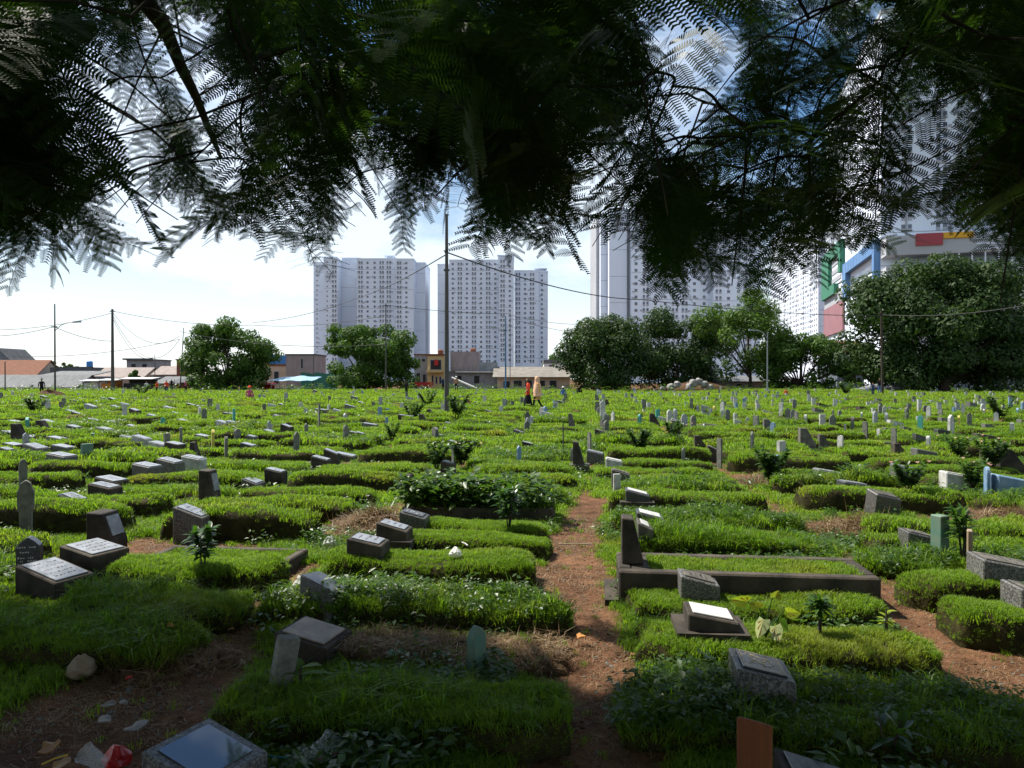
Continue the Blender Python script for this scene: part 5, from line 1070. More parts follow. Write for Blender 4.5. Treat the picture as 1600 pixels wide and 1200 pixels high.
def cyl_tank(px, d, pt, pb, r_, mt, label):
    o = MB().tube([(0, 0, 0), (0, 0, Z(pt, d) - Z(pb, d) - 0.2), (0, 0, Z(pt, d) - Z(pb, d))], [r_, r_, r_ * 0.4], 14).build('water_tank', M[mt], None, (X(px, d), d + 3, Z(pb, d)), smooth=False); tag(o, label, 'water tank')
cyl_tank(127, 150, 563, 574, 0.6, 'sheet_blue', 'blue plastic water tank on the blue-walled house'); cyl_tank(686, 134, 545, 553, 0.5, 'tile_orange', 'orange water tank on the roof left of the tall dark pole'); cyl_tank(738, 136, 543, 549, 0.55, 'tile_orange', 'orange water tank above the raw concrete building')
# green sheet fence: each sheet a part
f = empty('sheet_fence', (X(470, 124), 124, 0)); tag(f, 'green corrugated sheet fence left of the leafy tree with pole', 'fence')
for i in range(8): MB().box(i * 0.78, i * 0.78 + 0.76, 0.04 * (i % 2), 0.04 * (i % 2) + 0.04, -0.3, Z(582, 124) - 0.1 * (i % 3)).build('sheet', M['sheet_green'], f)
def stall(px0, px1, d, ptop, label, roofm, sidem, h=None, name='food_stall', cat='stall', side=True, slope=0.25):
    x0, x1 = X(px0, d), X(px1, d); w = x1 - x0; zt = Z(ptop, d); e = empty(name, (x0, d, 0)); tag(e, label, cat, 'stalls and carts along the far edge')
    for a in (0.05, w - 0.05):
        for b_ in (0, 2.2): MB().tube([(a, b_, -0.3), (a, b_, zt - 0.05)], 0.04, 5).build('post', M['metal_dark'], e)
    MB().hexa([(-0.3, -0.6, zt - slope), (w + 0.3, -0.6, zt - slope), (w + 0.3, 2.5, zt), (-0.3, 2.5, zt), (-0.3, -0.6, zt - slope + 0.05), (w + 0.3, -0.6, zt - slope + 0.05), (w + 0.3, 2.5, zt + 0.05), (-0.3, 2.5, zt + 0.05)]).build('roof', M[roofm], e)
    if side:
        MB().box(0.15, w - 0.15, 0.3, 1.2, 0.0, 0.95).build('counter', M[sidem], e); MB().box(0.1, w - 0.1, 2.25, 2.3, 0, zt - 0.3).build('back_sheet', M[sidem], e)
    return e
stall(155, 180, 116, 592, 'stall draped in an orange tarp beside the dark utility pole', 'wall_white', 'tarp_orange'); stall(128, 154, 118, 593, 'open scaffold-like stall with white boards left of orange stall', 'wall_white', 'wall_white'); stall(190, 236, 117, 590, 'long white-roofed food stall with dark interior', 'wall_white', 'dark_open'); stall(272, 296, 117, 592, 'stall with tilted dark roof beside the narrow brick building', 'roof_dark', 'brick_red', slope=0.6)
stall(340, 364, 114, 596, 'thatched-looking cart stall left of the little umbrella cart', 'concrete_pale', 'old_wood'); stall(402, 422, 114, 599, 'red canopied pedal cart left of the blue tarp', 'red_cloth', 'red_cloth'); stall(372, 388, 114, 599, 'small white cart under a white umbrella', 'wall_white', 'tarp_blue')
# blue tarp on poles
d = 108; x0, x1 = X(420, d), X(489, d); e = empty('tarp_shelter', (x0, d, 0)); tag(e, 'pale blue tarp stretched over poles in front of the green fence', 'shelter'); w = x1 - x0; zt = Z(587, d); zb = Z(596, d); V = []; Q = []
for j in range(7):
    for i in range(13): V.append((w * i / 12 + 0.25 * (j - 3) / 3, j * 0.7, zb + (zt - zb) * (0.15 + 0.85 * (j / 6)) * (1 - 0.55 * abs(i / 12 - 0.55)) + 0.06 * math.sin(i * 1.3 + j)))
for j in range(6):
    for i in range(12): Q.append((j * 13 + i, j * 13 + i + 1, j * 13 + i + 14, j * 13 + i + 13))
link('tarp', rawmesh('tarp', V, Q, M['tarp_blue'], smooth=True), e)
for a in (0.3, w * 0.5, w - 0.3):
    for b_ in (0.2, 4.0): MB().tube([(a, b_, -0.4), (a, b_, zb + 0.12)], 0.035, 5).build('pole', M['metal_grey'], e)
M['sack'] = mat('sack', (0.36, 0.35, 0.33, 1), (0.12, 0.11, 0.10, 1), 1.5, 0.7, 0.2)
# grey tarpaulin and rubbish heaps at the edge, right
heap(1385, 0, 5.2, 2.2, 1.1, 'grey tarpaulin-covered low heap below the biggest tree', 'tarpaulin_heap', 'tarpaulin', 'tarp_grey', None, loc=(X(1385, 98), 98, -0.15))
heap(1100, 0, 5.0, 2.0, 1.25, 'long heap of rubbish and brush under the dark trees', 'rubbish_heap', 'heap', 'soil_dark', None, loc=(X(1085, 104), 104, -0.1))
for i, (px, py, s) in enumerate([(1048, 602, 0.55), (1058, 598, 0.5), (1083, 596, 0.6), (1092, 593, 0.5), (1100, 598, 0.55), (1078, 602, 0.6), (1110, 603, 0.45), (1035, 604, 0.4)]):
    d = 101.5; rr_ = random.Random(i); bm = bmesh.new(); bmesh.ops.create_icosphere(bm, subdivisions=2, radius=s)
    for v in bm.verts: v.co *= 1 + rr_.uniform(-0.18, 0.18)
    me = bpy.data.meshes.new('rubbish_bag'); bm.to_mesh(me); bm.free(); me.materials.append(M['sack']); o = link('rubbish_bag', me, None, (X(px, d), d, Z(py + 3, d))); tag(o, '%s pale rubbish sack counted from the left along the heap under dark trees' % ['second', 'third', 'fifth', 'sixth', 'seventh', 'fourth', 'eighth', 'first'][i], 'rubbish sack', 'sacks on the rubbish heap')
# white sloping pipe and red cart near the raw concrete building
o = MB().tube([(X(706, 122), 122, Z(590, 122)), (X(745, 120), 120, Z(607, 120))], 0.16, 8).build('white_pipe', M['wall_white'], None); tag(o, 'white pipe sloping to the ground before the raw concrete building', 'pipe')
e = empty('red_handcart', (X(662, 112), 112, 0)); tag(e, 'small red handcart standing left of the tall dark pole', 'cart')
MB().hexa([(-1.0, 0, 0.5), (1.2, 0, 0.5), (1.2, 1, 0.5), (-1.0, 1, 0.5), (-1.5, -0.1, 1.15), (1.3, -0.1, 1.15), (1.3, 1.1, 1.15), (-1.5, 1.1, 1.15)]).build('tub', M['red_cloth'], e)
for a in (-0.05, 1.05): MB().tube([(0.2, a - 0.04, 0.32), (0.2, a + 0.04, 0.32)], 0.34, 14).build('wheel', M['dark_open'], e)
for a in (0.1, 0.9): MB().tube([(-1.3, a, 0.9), (-2.3, a, 0.75)], 0.03, 5).build('handle', M['metal_dark'], e)

# ================================================================== POLES, LAMPS, WIRES
def pole(px, pyb, pt, label, r0=0.09, r1=0.06, mt='metal_dark', lean=0, name='utility_pole', arm=None, lamp=None, cat='pole', n=10):
    x, y = at(px, pyb); z = gz1(x, y); h = Z(pt, y) - z; e = empty(name, (x, y, z)); tag(e, label, cat)
    MB().tube([(0, 0, -0.5), (lean * 0.5, 0, h * 0.5), (lean, 0, h)], [r0, (r0 + r1) / 2, r1], n).build('post', M[mt], e)
    if arm: MB().box(lean - arm, lean + arm, -0.06, 0.06, h - 0.35, h - 0.22).build('crossarm', M[mt], e)
    if lamp:
        dx, hz = lamp; k = 1 if dx > 0 else -1
        MB().tube([(0, 0, hz - 0.8), (0.1 * k, -0.06, hz - 0.3), (0.35 * dx, -0.06, hz + 0.25), (0.7 * dx, -0.06, hz + 0.5), (dx, -0.06, hz + 0.55)], 0.045, 6).build('arm', M['metal_grey'], e)
        MB().hexa([(dx - 0.1 * k, -0.16, hz + 0.47), (dx + 0.75 * k, -0.18, hz + 0.52), (dx + 0.75 * k, 0.06, hz + 0.52), (dx - 0.1 * k, 0.04, hz + 0.47), (dx - 0.1 * k, -0.14, hz + 0.6), (dx + 0.7 * k, -0.12, hz + 0.72), (dx + 0.7 * k, 0.0, hz + 0.72), (dx - 0.1 * k, 0.02, hz + 0.6)]).build('lamp_head', M['metal_grey'], e)
        MB().box(-0.35, 0.25, -0.05, 0.05, hz + 0.0, hz + 0.12).build('bracket', M['metal_dark'], e)
    return e
tp = pole(698, 654, 335, 'tall dark slim pole standing alone among the graves left of centre', 0.105, 0.06, arm=None)
for z_, s in ((6.2, 0.12),): MB().box(-s, s, -0.03, 0.03, z_ - 0.04, z_ + 0.04).build('bracket', M['metal_dark'], tp)
pole(86, 617, 475, 'slim pole with curved lamp arm at far left', 0.10, 0.06, 'metal_dark', name='street_lamp', lamp=(2.0, 7.0), cat='street lamp')
pole(176, 611, 483, 'thick dark utility pole with sagging wires, left of the stalls', 0.24, 0.14, arm=0.35)
pole(281, 609, 512, 'thin leaning pole left of the round tree', 0.10, 0.05, lean=0.6); pole(396, 607, 530, 'grey leaning concrete pole before the round tree', 0.16, 0.12, 'concrete_pale', lean=-0.6)
pole(603, 613, 474, 'slim dark pole in front of the leafy tree', 0.10, 0.06, arm=0.2); pole(490, 609, 556, 'short dark post beside the green fence', 0.07, 0.05)
pole(790, 610, 494, 'blue-based street lamp pole right of the raw concrete building', 0.13, 0.08, 'metal_blue', name='street_lamp', lamp=(-1.6, 8.6), cat='street lamp'); pole(797, 608, 488, 'thin pole just right of blue-based street lamp', 0.06, 0.05)
pole(1199, 613, 520, 'pale street lamp with curved neck before the trees right of centre', 0.09, 0.06, 'metal_grey', name='street_lamp', lamp=(-1.6, 7.2), cat='street lamp'); pole(1379, 618, 486, 'brown pole in front of the biggest tree', 0.12, 0.09, 'bark', lean=-0.15, arm=0.2)
pole(8, 612, 565, 'thin post at the left edge before the low houses', 0.08, 0.06); pole(242, 608, 555, 'thin post behind the people in red', 0.06, 0.05); pole(880, 722, 660, 'thin short dark stake among the middle graves', 0.014, 0.012, name='stake')
def wire(a, b_, sag, label, r_=0.032):
    A = Vector((X(a[0], a[2]), a[2], Z(a[1], a[2]))); B = Vector((X(b_[0], b_[2]), b_[2], Z(b_[1], b_[2]))); pts = []
    for i in range(17): t = i / 16; p = A.lerp(B, t); p.z -= sag * 4 * t * (1 - t); pts.append(p)
    o = MB().tube(pts, r_, 4).build('overhead_wire', M['wire'], None); tag(o, label, 'wire', 'overhead wires')
for a, b_, s, lb in [((-60, 515, 95), (176, 489, 99), 0.8, 'wire from left edge up to the thick dark pole'), ((176, 486, 99), (395, 508, 110), 0.6, 'upper wire from thick dark pole towards the round tree'), ((176, 488, 99), (281, 525, 110), 2.4, 'sagging wire between the thick dark pole and the leaning pole'), ((176, 492, 99), (281, 530, 110), 4.2, 'deeper sagging wire between thick dark pole and leaning pole'),
   ((176, 496, 99), (240, 558, 112), 2.0, 'wire dropping steeply from the thick dark pole to the houses'), ((281, 518, 110), (603, 538, 91), 1.0, 'long low wire crossing before the round tree'), ((20, 557, 104), (281, 530, 110), 0.8, 'thin wire low over the left houses'), ((-40, 525, 90), (86, 510, 83), 0.4, 'thin wire from left edge to the lamp pole'), ((86, 511, 83), (176, 533, 99), 0.4, 'thin wire from the lamp pole to the thick pole'),
   ((395, 504, 110), (603, 449, 91), 0.8, 'wire rising from the round tree past the left tower'), ((395, 508, 110), (603, 493, 91), 0.6, 'nearly level wire before the left tower'), ((603, 449, 91), (697, 398, 33), 0.1, 'wire climbing to the top of the tall dark pole'), ((697, 394, 33), (1000, 468, 60), 0.5, 'wire falling right from the tall dark pole'), ((603, 477, 91), (797, 490, 119), 0.3, 'level wire before the two-step tower'),
   ((797, 492, 119), (935, 507, 110), 0.5, 'wire from thin pole into the dark bushy tree'), ((797, 498, 119), (960, 530, 110), 0.3, 'lower wire from thin pole into the dark bushy tree'), ((1000, 468, 60), (1379, 494, 73), 0.3, 'wire before the white towers right of centre'), ((1379, 492, 73), (1640, 470, 60), 0.5, 'wire passing before the biggest tree')]:
    wire(a, b_, s, lb)

# ================================================================== TREES BEYOND THE FIELD
def leafset(name, c1, c2, trans=0.3): M[name] = leafmat(name, c1, c2, None, trans=trans, rough=0.6, spec=0.2, tcol=1.5)
leafset('leaf_mid', (0.032, 0.078, 0.012, 1), (0.072, 0.135, 0.02, 1)); leafset('leaf_dark', (0.018, 0.043, 0.011, 1), (0.046, 0.084, 0.019, 1), 0.25); leafset('leaf_light', (0.055, 0.110, 0.022, 1), (0.10, 0.165, 0.030, 1), 0.35)
def tree(label, px, pb, pt, pl, pr, mt, n=9000, leaf=0.42, d=None, trunk=0.35, base=0.25, clumps=60, name='broadleaf_tree', seed=0, rd=None, gap=0.0):
    """tapered trunk with limbs; the crown is leaf faces on many clumps spread through its volume"""
    d = d or F * CAM_H / (pb - HZ); x0 = X(px, d); e = empty(name, (x0, d, 0)); tag(e, label, 'tree', 'trees beyond the graves'); r = np.random.default_rng(seed + abs(int(px)))
    zb, zt = Z(pb, d), Z(pt, d); h = zt; cx_ = X((pl + pr) / 2, d) - x0; rx = (X(pr, d) - X(pl, d)) * 0.56; ry = rd or rx * 0.8; zc = h * (base + (1 - base) * 0.46); rz = h * (1 - base) * 0.54
    C = []
    while len(C) < clumps:
        p = r.uniform(-1, 1, 3); q = np.linalg.norm(p * np.array([1, 1, 1.0 if p[2] > 0 else 0.62]))
        if q > 1 or q < 0.35: continue
        p = p / q * min(1, q ** 0.6); az_ = math.atan2(p[1], p[0]); p = p * (0.86 + 0.17 * math.sin(3 * az_ + px + 3 * p[2]) * math.cos(3.5 * p[2] + px))
        C.append((cx_ + p[0] * rx * 0.86, p[1] * ry * 0.86, zc + p[2] * rz * 0.86, r.uniform(0.13, 0.30) * min(rx, rz) * 1.15))
    C = np.array(C)
    tb = MB(); top = np.array([cx_ * 0.5, 0, zc]); tb.tube([(0, 0, -0.5), (0.05, 0, h * base * 0.6), tuple(top * 0.7 + np.array([0, 0, 0])), tuple(top)], [trunk, trunk * 0.8, trunk * 0.55, trunk * 0.3], 9).build('trunk', M['bark'], e, smooth=True)
    for i in r.choice(len(C), 14, replace=False):
        s = np.array([cx_ * 0.25, 0, h * base * r.uniform(0.7, 1.5)]); m_ = (s + C[i][:3]) / 2 + np.array([0, 0, 0.4]); MB().tube([tuple(s), tuple(m_), tuple(C[i][:3])], [trunk * 0.4, trunk * 0.25, 0.04], 6).build('limb', M['bark'], e)
    w = C[:, 3] ** 2; idx = r.choice(len(C), n, p=w / w.sum()); dv = r.normal(size=(n, 3)); dv /= np.linalg.norm(dv, axis=1, keepdims=True); rad = C[idx, 3] * (r.uniform(0.25, 1, n) ** 0.45)
    P = C[idx, :3] + dv * rad[:, None] * np.array([1.15, 1.15, 0.85]); nrm = dv * 1.0 + r.normal(size=(n, 3)) * 0.42 + np.array([0, 0, 0.35]); nrm /= np.linalg.norm(nrm, axis=1, keepdims=True)
    t = np.cross(nrm, r.normal(size=(n, 3))); t /= np.linalg.norm(t, axis=1, keepdims=True); b_ = np.cross(nrm, t); L1 = leaf * r.uniform(0.5, 1.15, n)[:, None]; L2 = L1 * 0.55
    V = np.stack([P - t * L1 / 2, P + b_ * L2 / 2, P + t * L1 / 2 - np.array([0, 0, 0.08]), P - b_ * L2 / 2], 1).reshape(-1, 3); V[:, 2] = np.maximum(V[:, 2], 0.05)
    link('crown', npmesh('crown', V, np.arange(4 * n).reshape(-1, 4), M[mt]), e)
    return e
tree('round green tree behind the carts, left of the blue tarp', 356, 609, 488, 284, 426, 'leaf_mid', 20000, 0.55, clumps=55, base=0.06)
tree('broad leafy green tree with slim pole in front, before the left tower', 568, 609, 497, 470, 666, 'leaf_mid', 22000, 0.55, clumps=65, base=0.05)
tree('dark bushy tree left of the white tower right of centre', 945, 609, 480, 872, 1032, 'leaf_dark', 26000, 0.55, clumps=80, base=0.0)
tree('dense green tree between dark bushy tree and the light airy one', 1058, 608, 474, 985, 1135, 'leaf_dark', 24000, 0.52, clumps=70, base=0.0, d=118)
tree('light airy tree with visible trunk before the white slab', 1172, 608, 453, 1075, 1252, 'leaf_light', 20000, 0.5, clumps=55, base=0.18, d=112, trunk=0.3)
tree('low green tree beside the coloured podium building', 1250, 610, 512, 1180, 1330, 'leaf_mid', 18000, 0.52, clumps=60, base=0.0, d=108)
tree('biggest dark spreading tree at the right edge', 1475, 615, 382, 1308, 1660, 'leaf_dark', 60000, 0.6, clumps=110, base=0.08, d=94, trunk=0.7, rd=9)
tree('shaded leafy lower tree under left side of the biggest tree', 1362, 612, 520, 1318, 1420, 'leaf_mid', 9000, 0.5, clumps=35, base=0.10, d=108)
tree('small far tree crown above the blue-walled house', 88, 585, 560, 52, 122, 'leaf_mid', 3500, 0.7, d=210, base=0.3, clumps=25); tree('tree crown cut by the left edge above the dark roof', -12, 600, 535, -60, 10, 'leaf_mid', 3500, 0.6, d=170, base=0.3, clumps=25)
tree('far green trees seen over the long low building', 872, 585, 546, 845, 905, 'leaf_mid', 4000, 0.7, d=230, base=0.2, clumps=25); tree('small tree by the pale tiled roof behind the stalls', 212, 606, 574, 200, 222, 'leaf_mid', 1800, 0.4, d=126, base=0.3, clumps=14, trunk=0.12)
tree('young pale-green tree below the orange roof at right', 1330, 612, 575, 1316, 1346, 'leaf_light', 1600, 0.32, d=104, base=0.3, clumps=14, trunk=0.1)
# palm
x, y = X(1292, 116), 116; e = empty('palm_tree', (x, y, 0)); tag(e, 'thin palm tree between low green tree and orange-roofed house', 'tree')
zt = Z(532, 116); MB().tube([(0, 0, -0.5), (0.1, 0, zt * 0.5), (0, 0, zt)], [0.16, 0.13, 0.10], 8).build('trunk', M['bark'], e)
for k in range(13):
    a = k * 2.4; V, T = [], []
    for i in range(14):
        t = i / 13; c = np.array([math.cos(a) * 2.0 * t, math.sin(a) * 2.0 * t, 0.9 * t - 1.7 * t * t + zt]); s = np.array([-math.sin(a), math.cos(a), 0]); ll = 0.7 * math.sin(math.pi * min(0.95, t + 0.12)) + 0.1
        for q in (-1, 1): k0 = len(V); tip = c + s * q * ll * 0.75 + np.array([math.cos(a) * 0.25, math.sin(a) * 0.25, -0.35 * ll]); V += [c, c + np.array([math.cos(a) * 0.09, math.sin(a) * 0.09, 0]), tip]; T += [(k0, k0 + 1, k0 + 2)]
    link('palm_leaf', npmesh('palm_leaf', V, T, M['leaf_mid']), e)

# ================================================================== PEOPLE
M['skin'] = mat('skin', (0.30, 0.16, 0.09, 1), rough=0.6); M['hair'] = mat('hair', (0.015, 0.012, 0.01, 1), rough=0.6)
CL = {'red': (0.72, 0.08, 0.04, 1), 'orange': (0.60, 0.16, 0.05, 1), 'black': (0.018, 0.018, 0.02, 1), 'peach': (0.78, 0.46, 0.30, 1), 'ochre': (0.66, 0.38, 0.12, 1), 'navy': (0.03, 0.05, 0.12, 1), 'white': (0.65, 0.65, 0.63, 1), 'blue': (0.08, 0.16, 0.35, 1), 'tan': (0.42, 0.24, 0.13, 1), 'pink': (0.5, 0.12, 0.2, 1), 'grey': (0.2, 0.2, 0.21, 1), 'khaki': (0.3, 0.25, 0.16, 1)}
for k, c in CL.items(): M['cloth_' + k] = mat('cloth_' + k, c, tuple(v * 0.7 for v in c[:3]) + (1,), 6, 0.9, 0.1)
def person(loc, yaw, label, shirt, legs, h=1.65, stride=0.0, sit=False, sleeves='shirt', skirt=None, hijab=None, hat=None, arm=(0.0, 0.0)):
    """one continuous body grown over a skeleton, clothes coloured by region, faces towards -y before turning"""
    s = h / 1.70; J = {}; E = []
    def add(n_, p, r_): J[n_] = (Vector(p), r_)
    def ch(*ns): E.extend(zip(ns[:-1], ns[1:]))
    hip = 0.90 if not sit else 0.16
    add('pel', (0, 0, hip), 0.135); add('waist', (0, 0, hip + 0.16), 0.125); add('chest', (0, 0.0, hip + 0.36), 0.15); add('neckb', (0, 0.005, hip + 0.53), 0.062); add('neck', (0, -0.005, hip + 0.59), 0.05); add('headl', (0, -0.025, hip + 0.655), 0.082); add('head', (0, -0.015, hip + 0.725), 0.096); add('headt', (0, -0.005, hip + 0.77), 0.07)
    ch('pel', 'waist', 'chest', 'neckb', 'neck', 'headl', 'head', 'headt')
    for k, sd in (('l', 1), ('r', -1)):
        st = stride * sd; aw = arm[0 if sd > 0 else 1]
        if not sit:
            add('hip' + k, (0.09 * sd, 0, 0.86), 0.092); add('kn' + k, (0.10 * sd, -0.24 * st - 0.03, 0.47), 0.062); add('an' + k, (0.10 * sd, -0.42 * st + 0.10 * abs(st), 0.085 + 0.04 * abs(st) * (st < 0)), 0.042); add('toe' + k, (0.11 * sd, -0.42 * st - 0.10, 0.035), 0.035)
        else:
            add('hip' + k, (0.10 * sd, -0.02, 0.16), 0.095); add('kn' + k, (0.20 * sd, -0.30, 0.42), 0.065); add('an' + k, (0.16 * sd, -0.32, 0.07), 0.045); add('toe' + k, (0.17 * sd, -0.46, 0.04), 0.036)
        ch('pel', 'hip' + k, 'kn' + k, 'an' + k, 'toe' + k)
        sh = hip + 0.49; add('sh' + k, (0.185 * sd, 0.01, sh), 0.062); add('el' + k, (0.25 * sd, 0.03 - 0.13 * (-st) - 0.05 * aw, sh - 0.27 + 0.02 * aw), 0.045); add('wr' + k, (0.24 * sd, -0.06 + 0.22 * st - 0.20 * aw, sh - 0.49 + 0.22 * aw), 0.033); add('ha' + k, (0.235 * sd, -0.085 + 0.26 * st - 0.26 * aw, sh - 0.57 + 0.24 * aw), 0.036)
        ch('chest', 'sh' + k, 'el' + k, 'wr' + k, 'ha' + k)
    ns = list(J); me = bpy.data.meshes.new('person'); me.from_pydata([J[n_][0] * s for n_ in ns], [(ns.index(a), ns.index(b_)) for a, b_ in E], []); o = link('person_tmp', me); o.modifiers.new('skin', 'SKIN'); sub = o.modifiers.new('sub', 'SUBSURF'); sub.levels = 1; sub.render_levels = 1
    for i, n_ in enumerate(ns): v = me.skin_vertices[0].data[i]; r_ = J[n_][1] * s; v.radius = (r_ * (1.22 if n_ in ('chest', 'waist', 'pel') else 1), r_ * (0.82 if n_ in ('chest', 'waist', 'pel') else 1)); v.use_root = n_ == 'pel'
    bpy.context.view_layer.update(); ev = o.evaluated_get(bpy.context.evaluated_depsgraph_get()); bm_ = bpy.data.meshes.new_from_object(ev); bpy.data.objects.remove(o); bpy.data.meshes.remove(me)
    for m_ in (M['cloth_' + shirt], M['cloth_' + legs], M['skin'], M['hair']): bm_.materials.append(m_)
    belt = (hip + 0.06) * s
    for p in bm_.polygons:
        c = p.center / s; rad = abs(c.x); p.use_smooth = True
        if c.z > hip + 0.56: mi = 3 if (c.y > -0.02 or c.z > hip + 0.76) else 2
        elif rad > 0.17 and c.z > hip - 0.15 and not (sit and c.z < 0.5): mi = 0 if c.z > hip + (0.22 if sleeves == 'short' else -0.02) else 2
        elif c.z > hip + (0.02 if not skirt else -0.12): mi = 0
        elif c.z < 0.08: mi = 3
        else: mi = 1
        p.material_index = mi
    bm_.name = 'person'; b_ = link('person', bm_, None, loc, (0, 0, yaw)); tag(b_, label, 'person', 'people in the cemetery')
    def lathe(nm, prof, mt, n_=16, dy=0.0):
        V, Q = [], []
        for rx_, ry_, zz, yy in prof:
            for i in range(n_): a = 2 * math.pi * i / n_; k = 1 + 0.05 * math.sin(5 * a + zz * 9); V.append((rx_ * math.cos(a) * k * s, (ry_ * math.sin(a) * k + yy) * s, zz * s))
        for j in range(len(prof) - 1):
            for i in range(n_): Q.append((j * n_ + i, j * n_ + (i + 1) % n_, (j + 1) * n_ + (i + 1) % n_, (j + 1) * n_ + i))
        link(nm, rawmesh(nm, V, Q, M[mt], smooth=True), b_)
    if skirt: lathe('skirt', [(0.26, 0.24, skirt[1], 0), (0.21, 0.17, 0.58, 0), (0.19, 0.145, 0.76, 0), (0.17, 0.125, 0.82, 0)], 'cloth_' + skirt[0])
    if hijab: lathe('veil', [(0.31, 0.24, 0.72, 0.02), (0.29, 0.21, 1.0, 0.02), (0.25, 0.18, 1.28, 0.02), (0.15, 0.13, 1.44, 0.01), (0.122, 0.13, 1.56, 0.015), (0.112, 0.122, 1.66, 0.015), (0.06, 0.07, 1.735, 0.01), (0.01, 0.01, 1.75, 0.01)], 'cloth_' + hijab)
    if hat: lathe('hat', [(0.19, 0.19, hip + 0.76, -0.01), (0.11, 0.115, hip + 0.77, -0.01), (0.10, 0.105, hip + 0.85, -0.01), (0.03, 0.03, hip + 0.88, -0.01)], 'cloth_' + hat)
    return b_
def stand(px, pyb): x, y = at(px, pyb); return (x, y, gz1(x, y))
# walking pair: turned to the left
y_ = 37.2; person((X(825, y_), y_, 0.08), -math.pi / 2 - 0.2, 'person in orange-red shirt and black skirt walking left among the graves', 'red', 'black', 1.60, 0.55, sleeves='short', skirt=('black', 0.34), arm=(0.5, 0.1))
y_ = 36.9; person((X(839, y_), y_, 0.08), -math.pi / 2 + 0.1, 'person in long peach veil walking behind the one in orange-red', 'ochre', 'black', 1.66, 0.6, hijab='peach', skirt=('ochre', 0.55))
for px, pyb, yaw, lb, sh, lg, h_, kw in [(635, 617, 2.8, 'person in black standing before the leafy tree', 'black', 'black', 1.6, {}), (713, 614, 0.3, 'person in tan shirt and dark trousers right of the tall dark pole', 'tan', 'black', 1.72, {'hat': 'white'}), (692, 613, 1.0, 'person in dark clothes half hidden by the tall dark pole', 'navy', 'black', 1.7, {}),
      (65, 619, 0.5, 'person in black clothes left of the left street lamp', 'black', 'black', 1.7, {'hat': 'grey'}), (260, 613, 0.2, 'person in bright red shirt before the stalls, right one of two', 'red', 'navy', 1.75, {}), (245, 612, -0.6, 'person in red shirt before the stalls, left one of two', 'red', 'black', 1.65, {}), (268, 611, 0.2, 'person in black beside the pair in red shirts', 'black', 'black', 1.65, {}), (290, 612, 1.6, 'person in dark red near the tilted dark stall roof', 'pink', 'black', 1.6, {}),
      (1374, 616, 0.4, 'person in black shirt and blue trousers by the brown pole', 'black', 'blue', 1.7, {}), (1364, 617, -0.5, 'person in navy left of the one in black by the brown pole', 'navy', 'navy', 1.45, {}), (229, 611, 0.4, 'person in white by the long food stall', 'white', 'grey', 1.65, {})]:
    person(stand(px, pyb), yaw, lb, sh, lg, h_, 0.15, **kw)
person(stand(390, 628), 0.6, 'person in pink with red hat sitting among the graves below the round tree', 'pink', 'white', 1.65, sit=True, hat='red')
person(stand(880, 619), 2.9, 'person in blue with white hat sitting with back turned, right of the walking couple', 'blue', 'navy', 1.65, sit=True, hat='white')
person(stand(1228, 617), 0.3, 'person in orange sitting far off below the low green tree', 'orange', 'khaki', 1.65, sit=True)
person(stand(905, 617), 0.3, 'person in black crouching by the dark bushy tree', 'black', 'black', 1.6, sit=True)

# ================================================================== THE TREE OVERHEAD
def frond_mesh(seed, length=0.48, pairs=15, pin=0.118, step=0.0070):
    """a twice-divided feathery leaf: rachis along +x, pinnae in pairs, each with rows of tiny leaflets"""
    r = np.random.default_rng(seed); V, Q = [], []
    def strip(a, b_, w):
        a, b_ = np.array(a), np.array(b_); t = b_ - a; n = np.array([-t[1], t[0], 0.0]); ln = np.linalg.norm(n); n = n / ln * w if ln > 1e-9 else np.array([0, w, 0]); k = len(V); V.extend([a - n, b_ - n, b_ + n, a + n]); Q.append((k, k + 1, k + 2, k + 3))
    droop = r.uniform(0.25, 0.8); sway = r.normal(0, 0.06)
    def rach(t): return np.array([length * t, sway * length * t * t * 2, -droop * length * t * t * 0.5])
    for i in range(8): strip(rach(i / 8), rach((i + 1) / 8), 0.0016)
    for i in range(pairs):
        t = 0.10 + 0.90 * i / (pairs - 1); o_ = rach(t); pl = pin * (0.55 + 0.45 * math.sin(math.pi * (0.18 + 0.72 * t))) * r.uniform(0.88, 1.08)
        for sd in (-1, 1):
            a = sd * (1.25 - 0.45 * t + r.normal(0, 0.08)); dv = np.array([math.cos(a), math.sin(a), -0.10 + r.normal(0, 0.07)]); sv = np.array([-math.sin(a), math.cos(a), r.normal(0, 0.10)]); curl = -0.14 * r.uniform(0.2, 1.5)
            P = lambda q: o_ + dv * q + np.array([0, 0, curl * q * q / pl])
            strip(P(0), P(pl), 0.0007); m_ = int(pl / step)
            for j in range(1, m_ + 1):
                q = pl * j / m_; c = P(q); ll = 0.0155 * (0.6 + 0.4 * math.sin(math.pi * min(1, j / m_ + 0.15))); w = 0.0032
                for s2 in (-1, 1):
                    l_ = sv * s2 * ll + dv * ll * 0.35; k = len(V); V.extend([c - dv * w * 0.8, c + dv * w * 0.8, c + l_ + dv * w * 0.55, c + l_ - dv * w * 0.55]); Q.append((k, k + 1, k + 2, k + 3))
    return npmesh('frond', V, Q, M['frond'])
FR = [frond_mesh(s) for s in range(7)]
PC['frond'] = proto_coll('frond', FR)
TX, TY = -1.6, -2.6
root = empty('overhanging_tree', (TX, TY, gz1(TX, TY))); tag(root, 'feathery-leaved tree spreading its branches over the whole top of view', 'tree')
off = np.array([TX, TY, gz1(TX, TY)])
MB().tube([(0, 0, -0.4), (0.05, 0.0, 0.6), (0.1, 0.1, 1.6), (0.2, 0.25, 2.7)], [0.30, 0.24, 0.21, 0.19], 14).build('trunk', M['bark'], root, smooth=True)
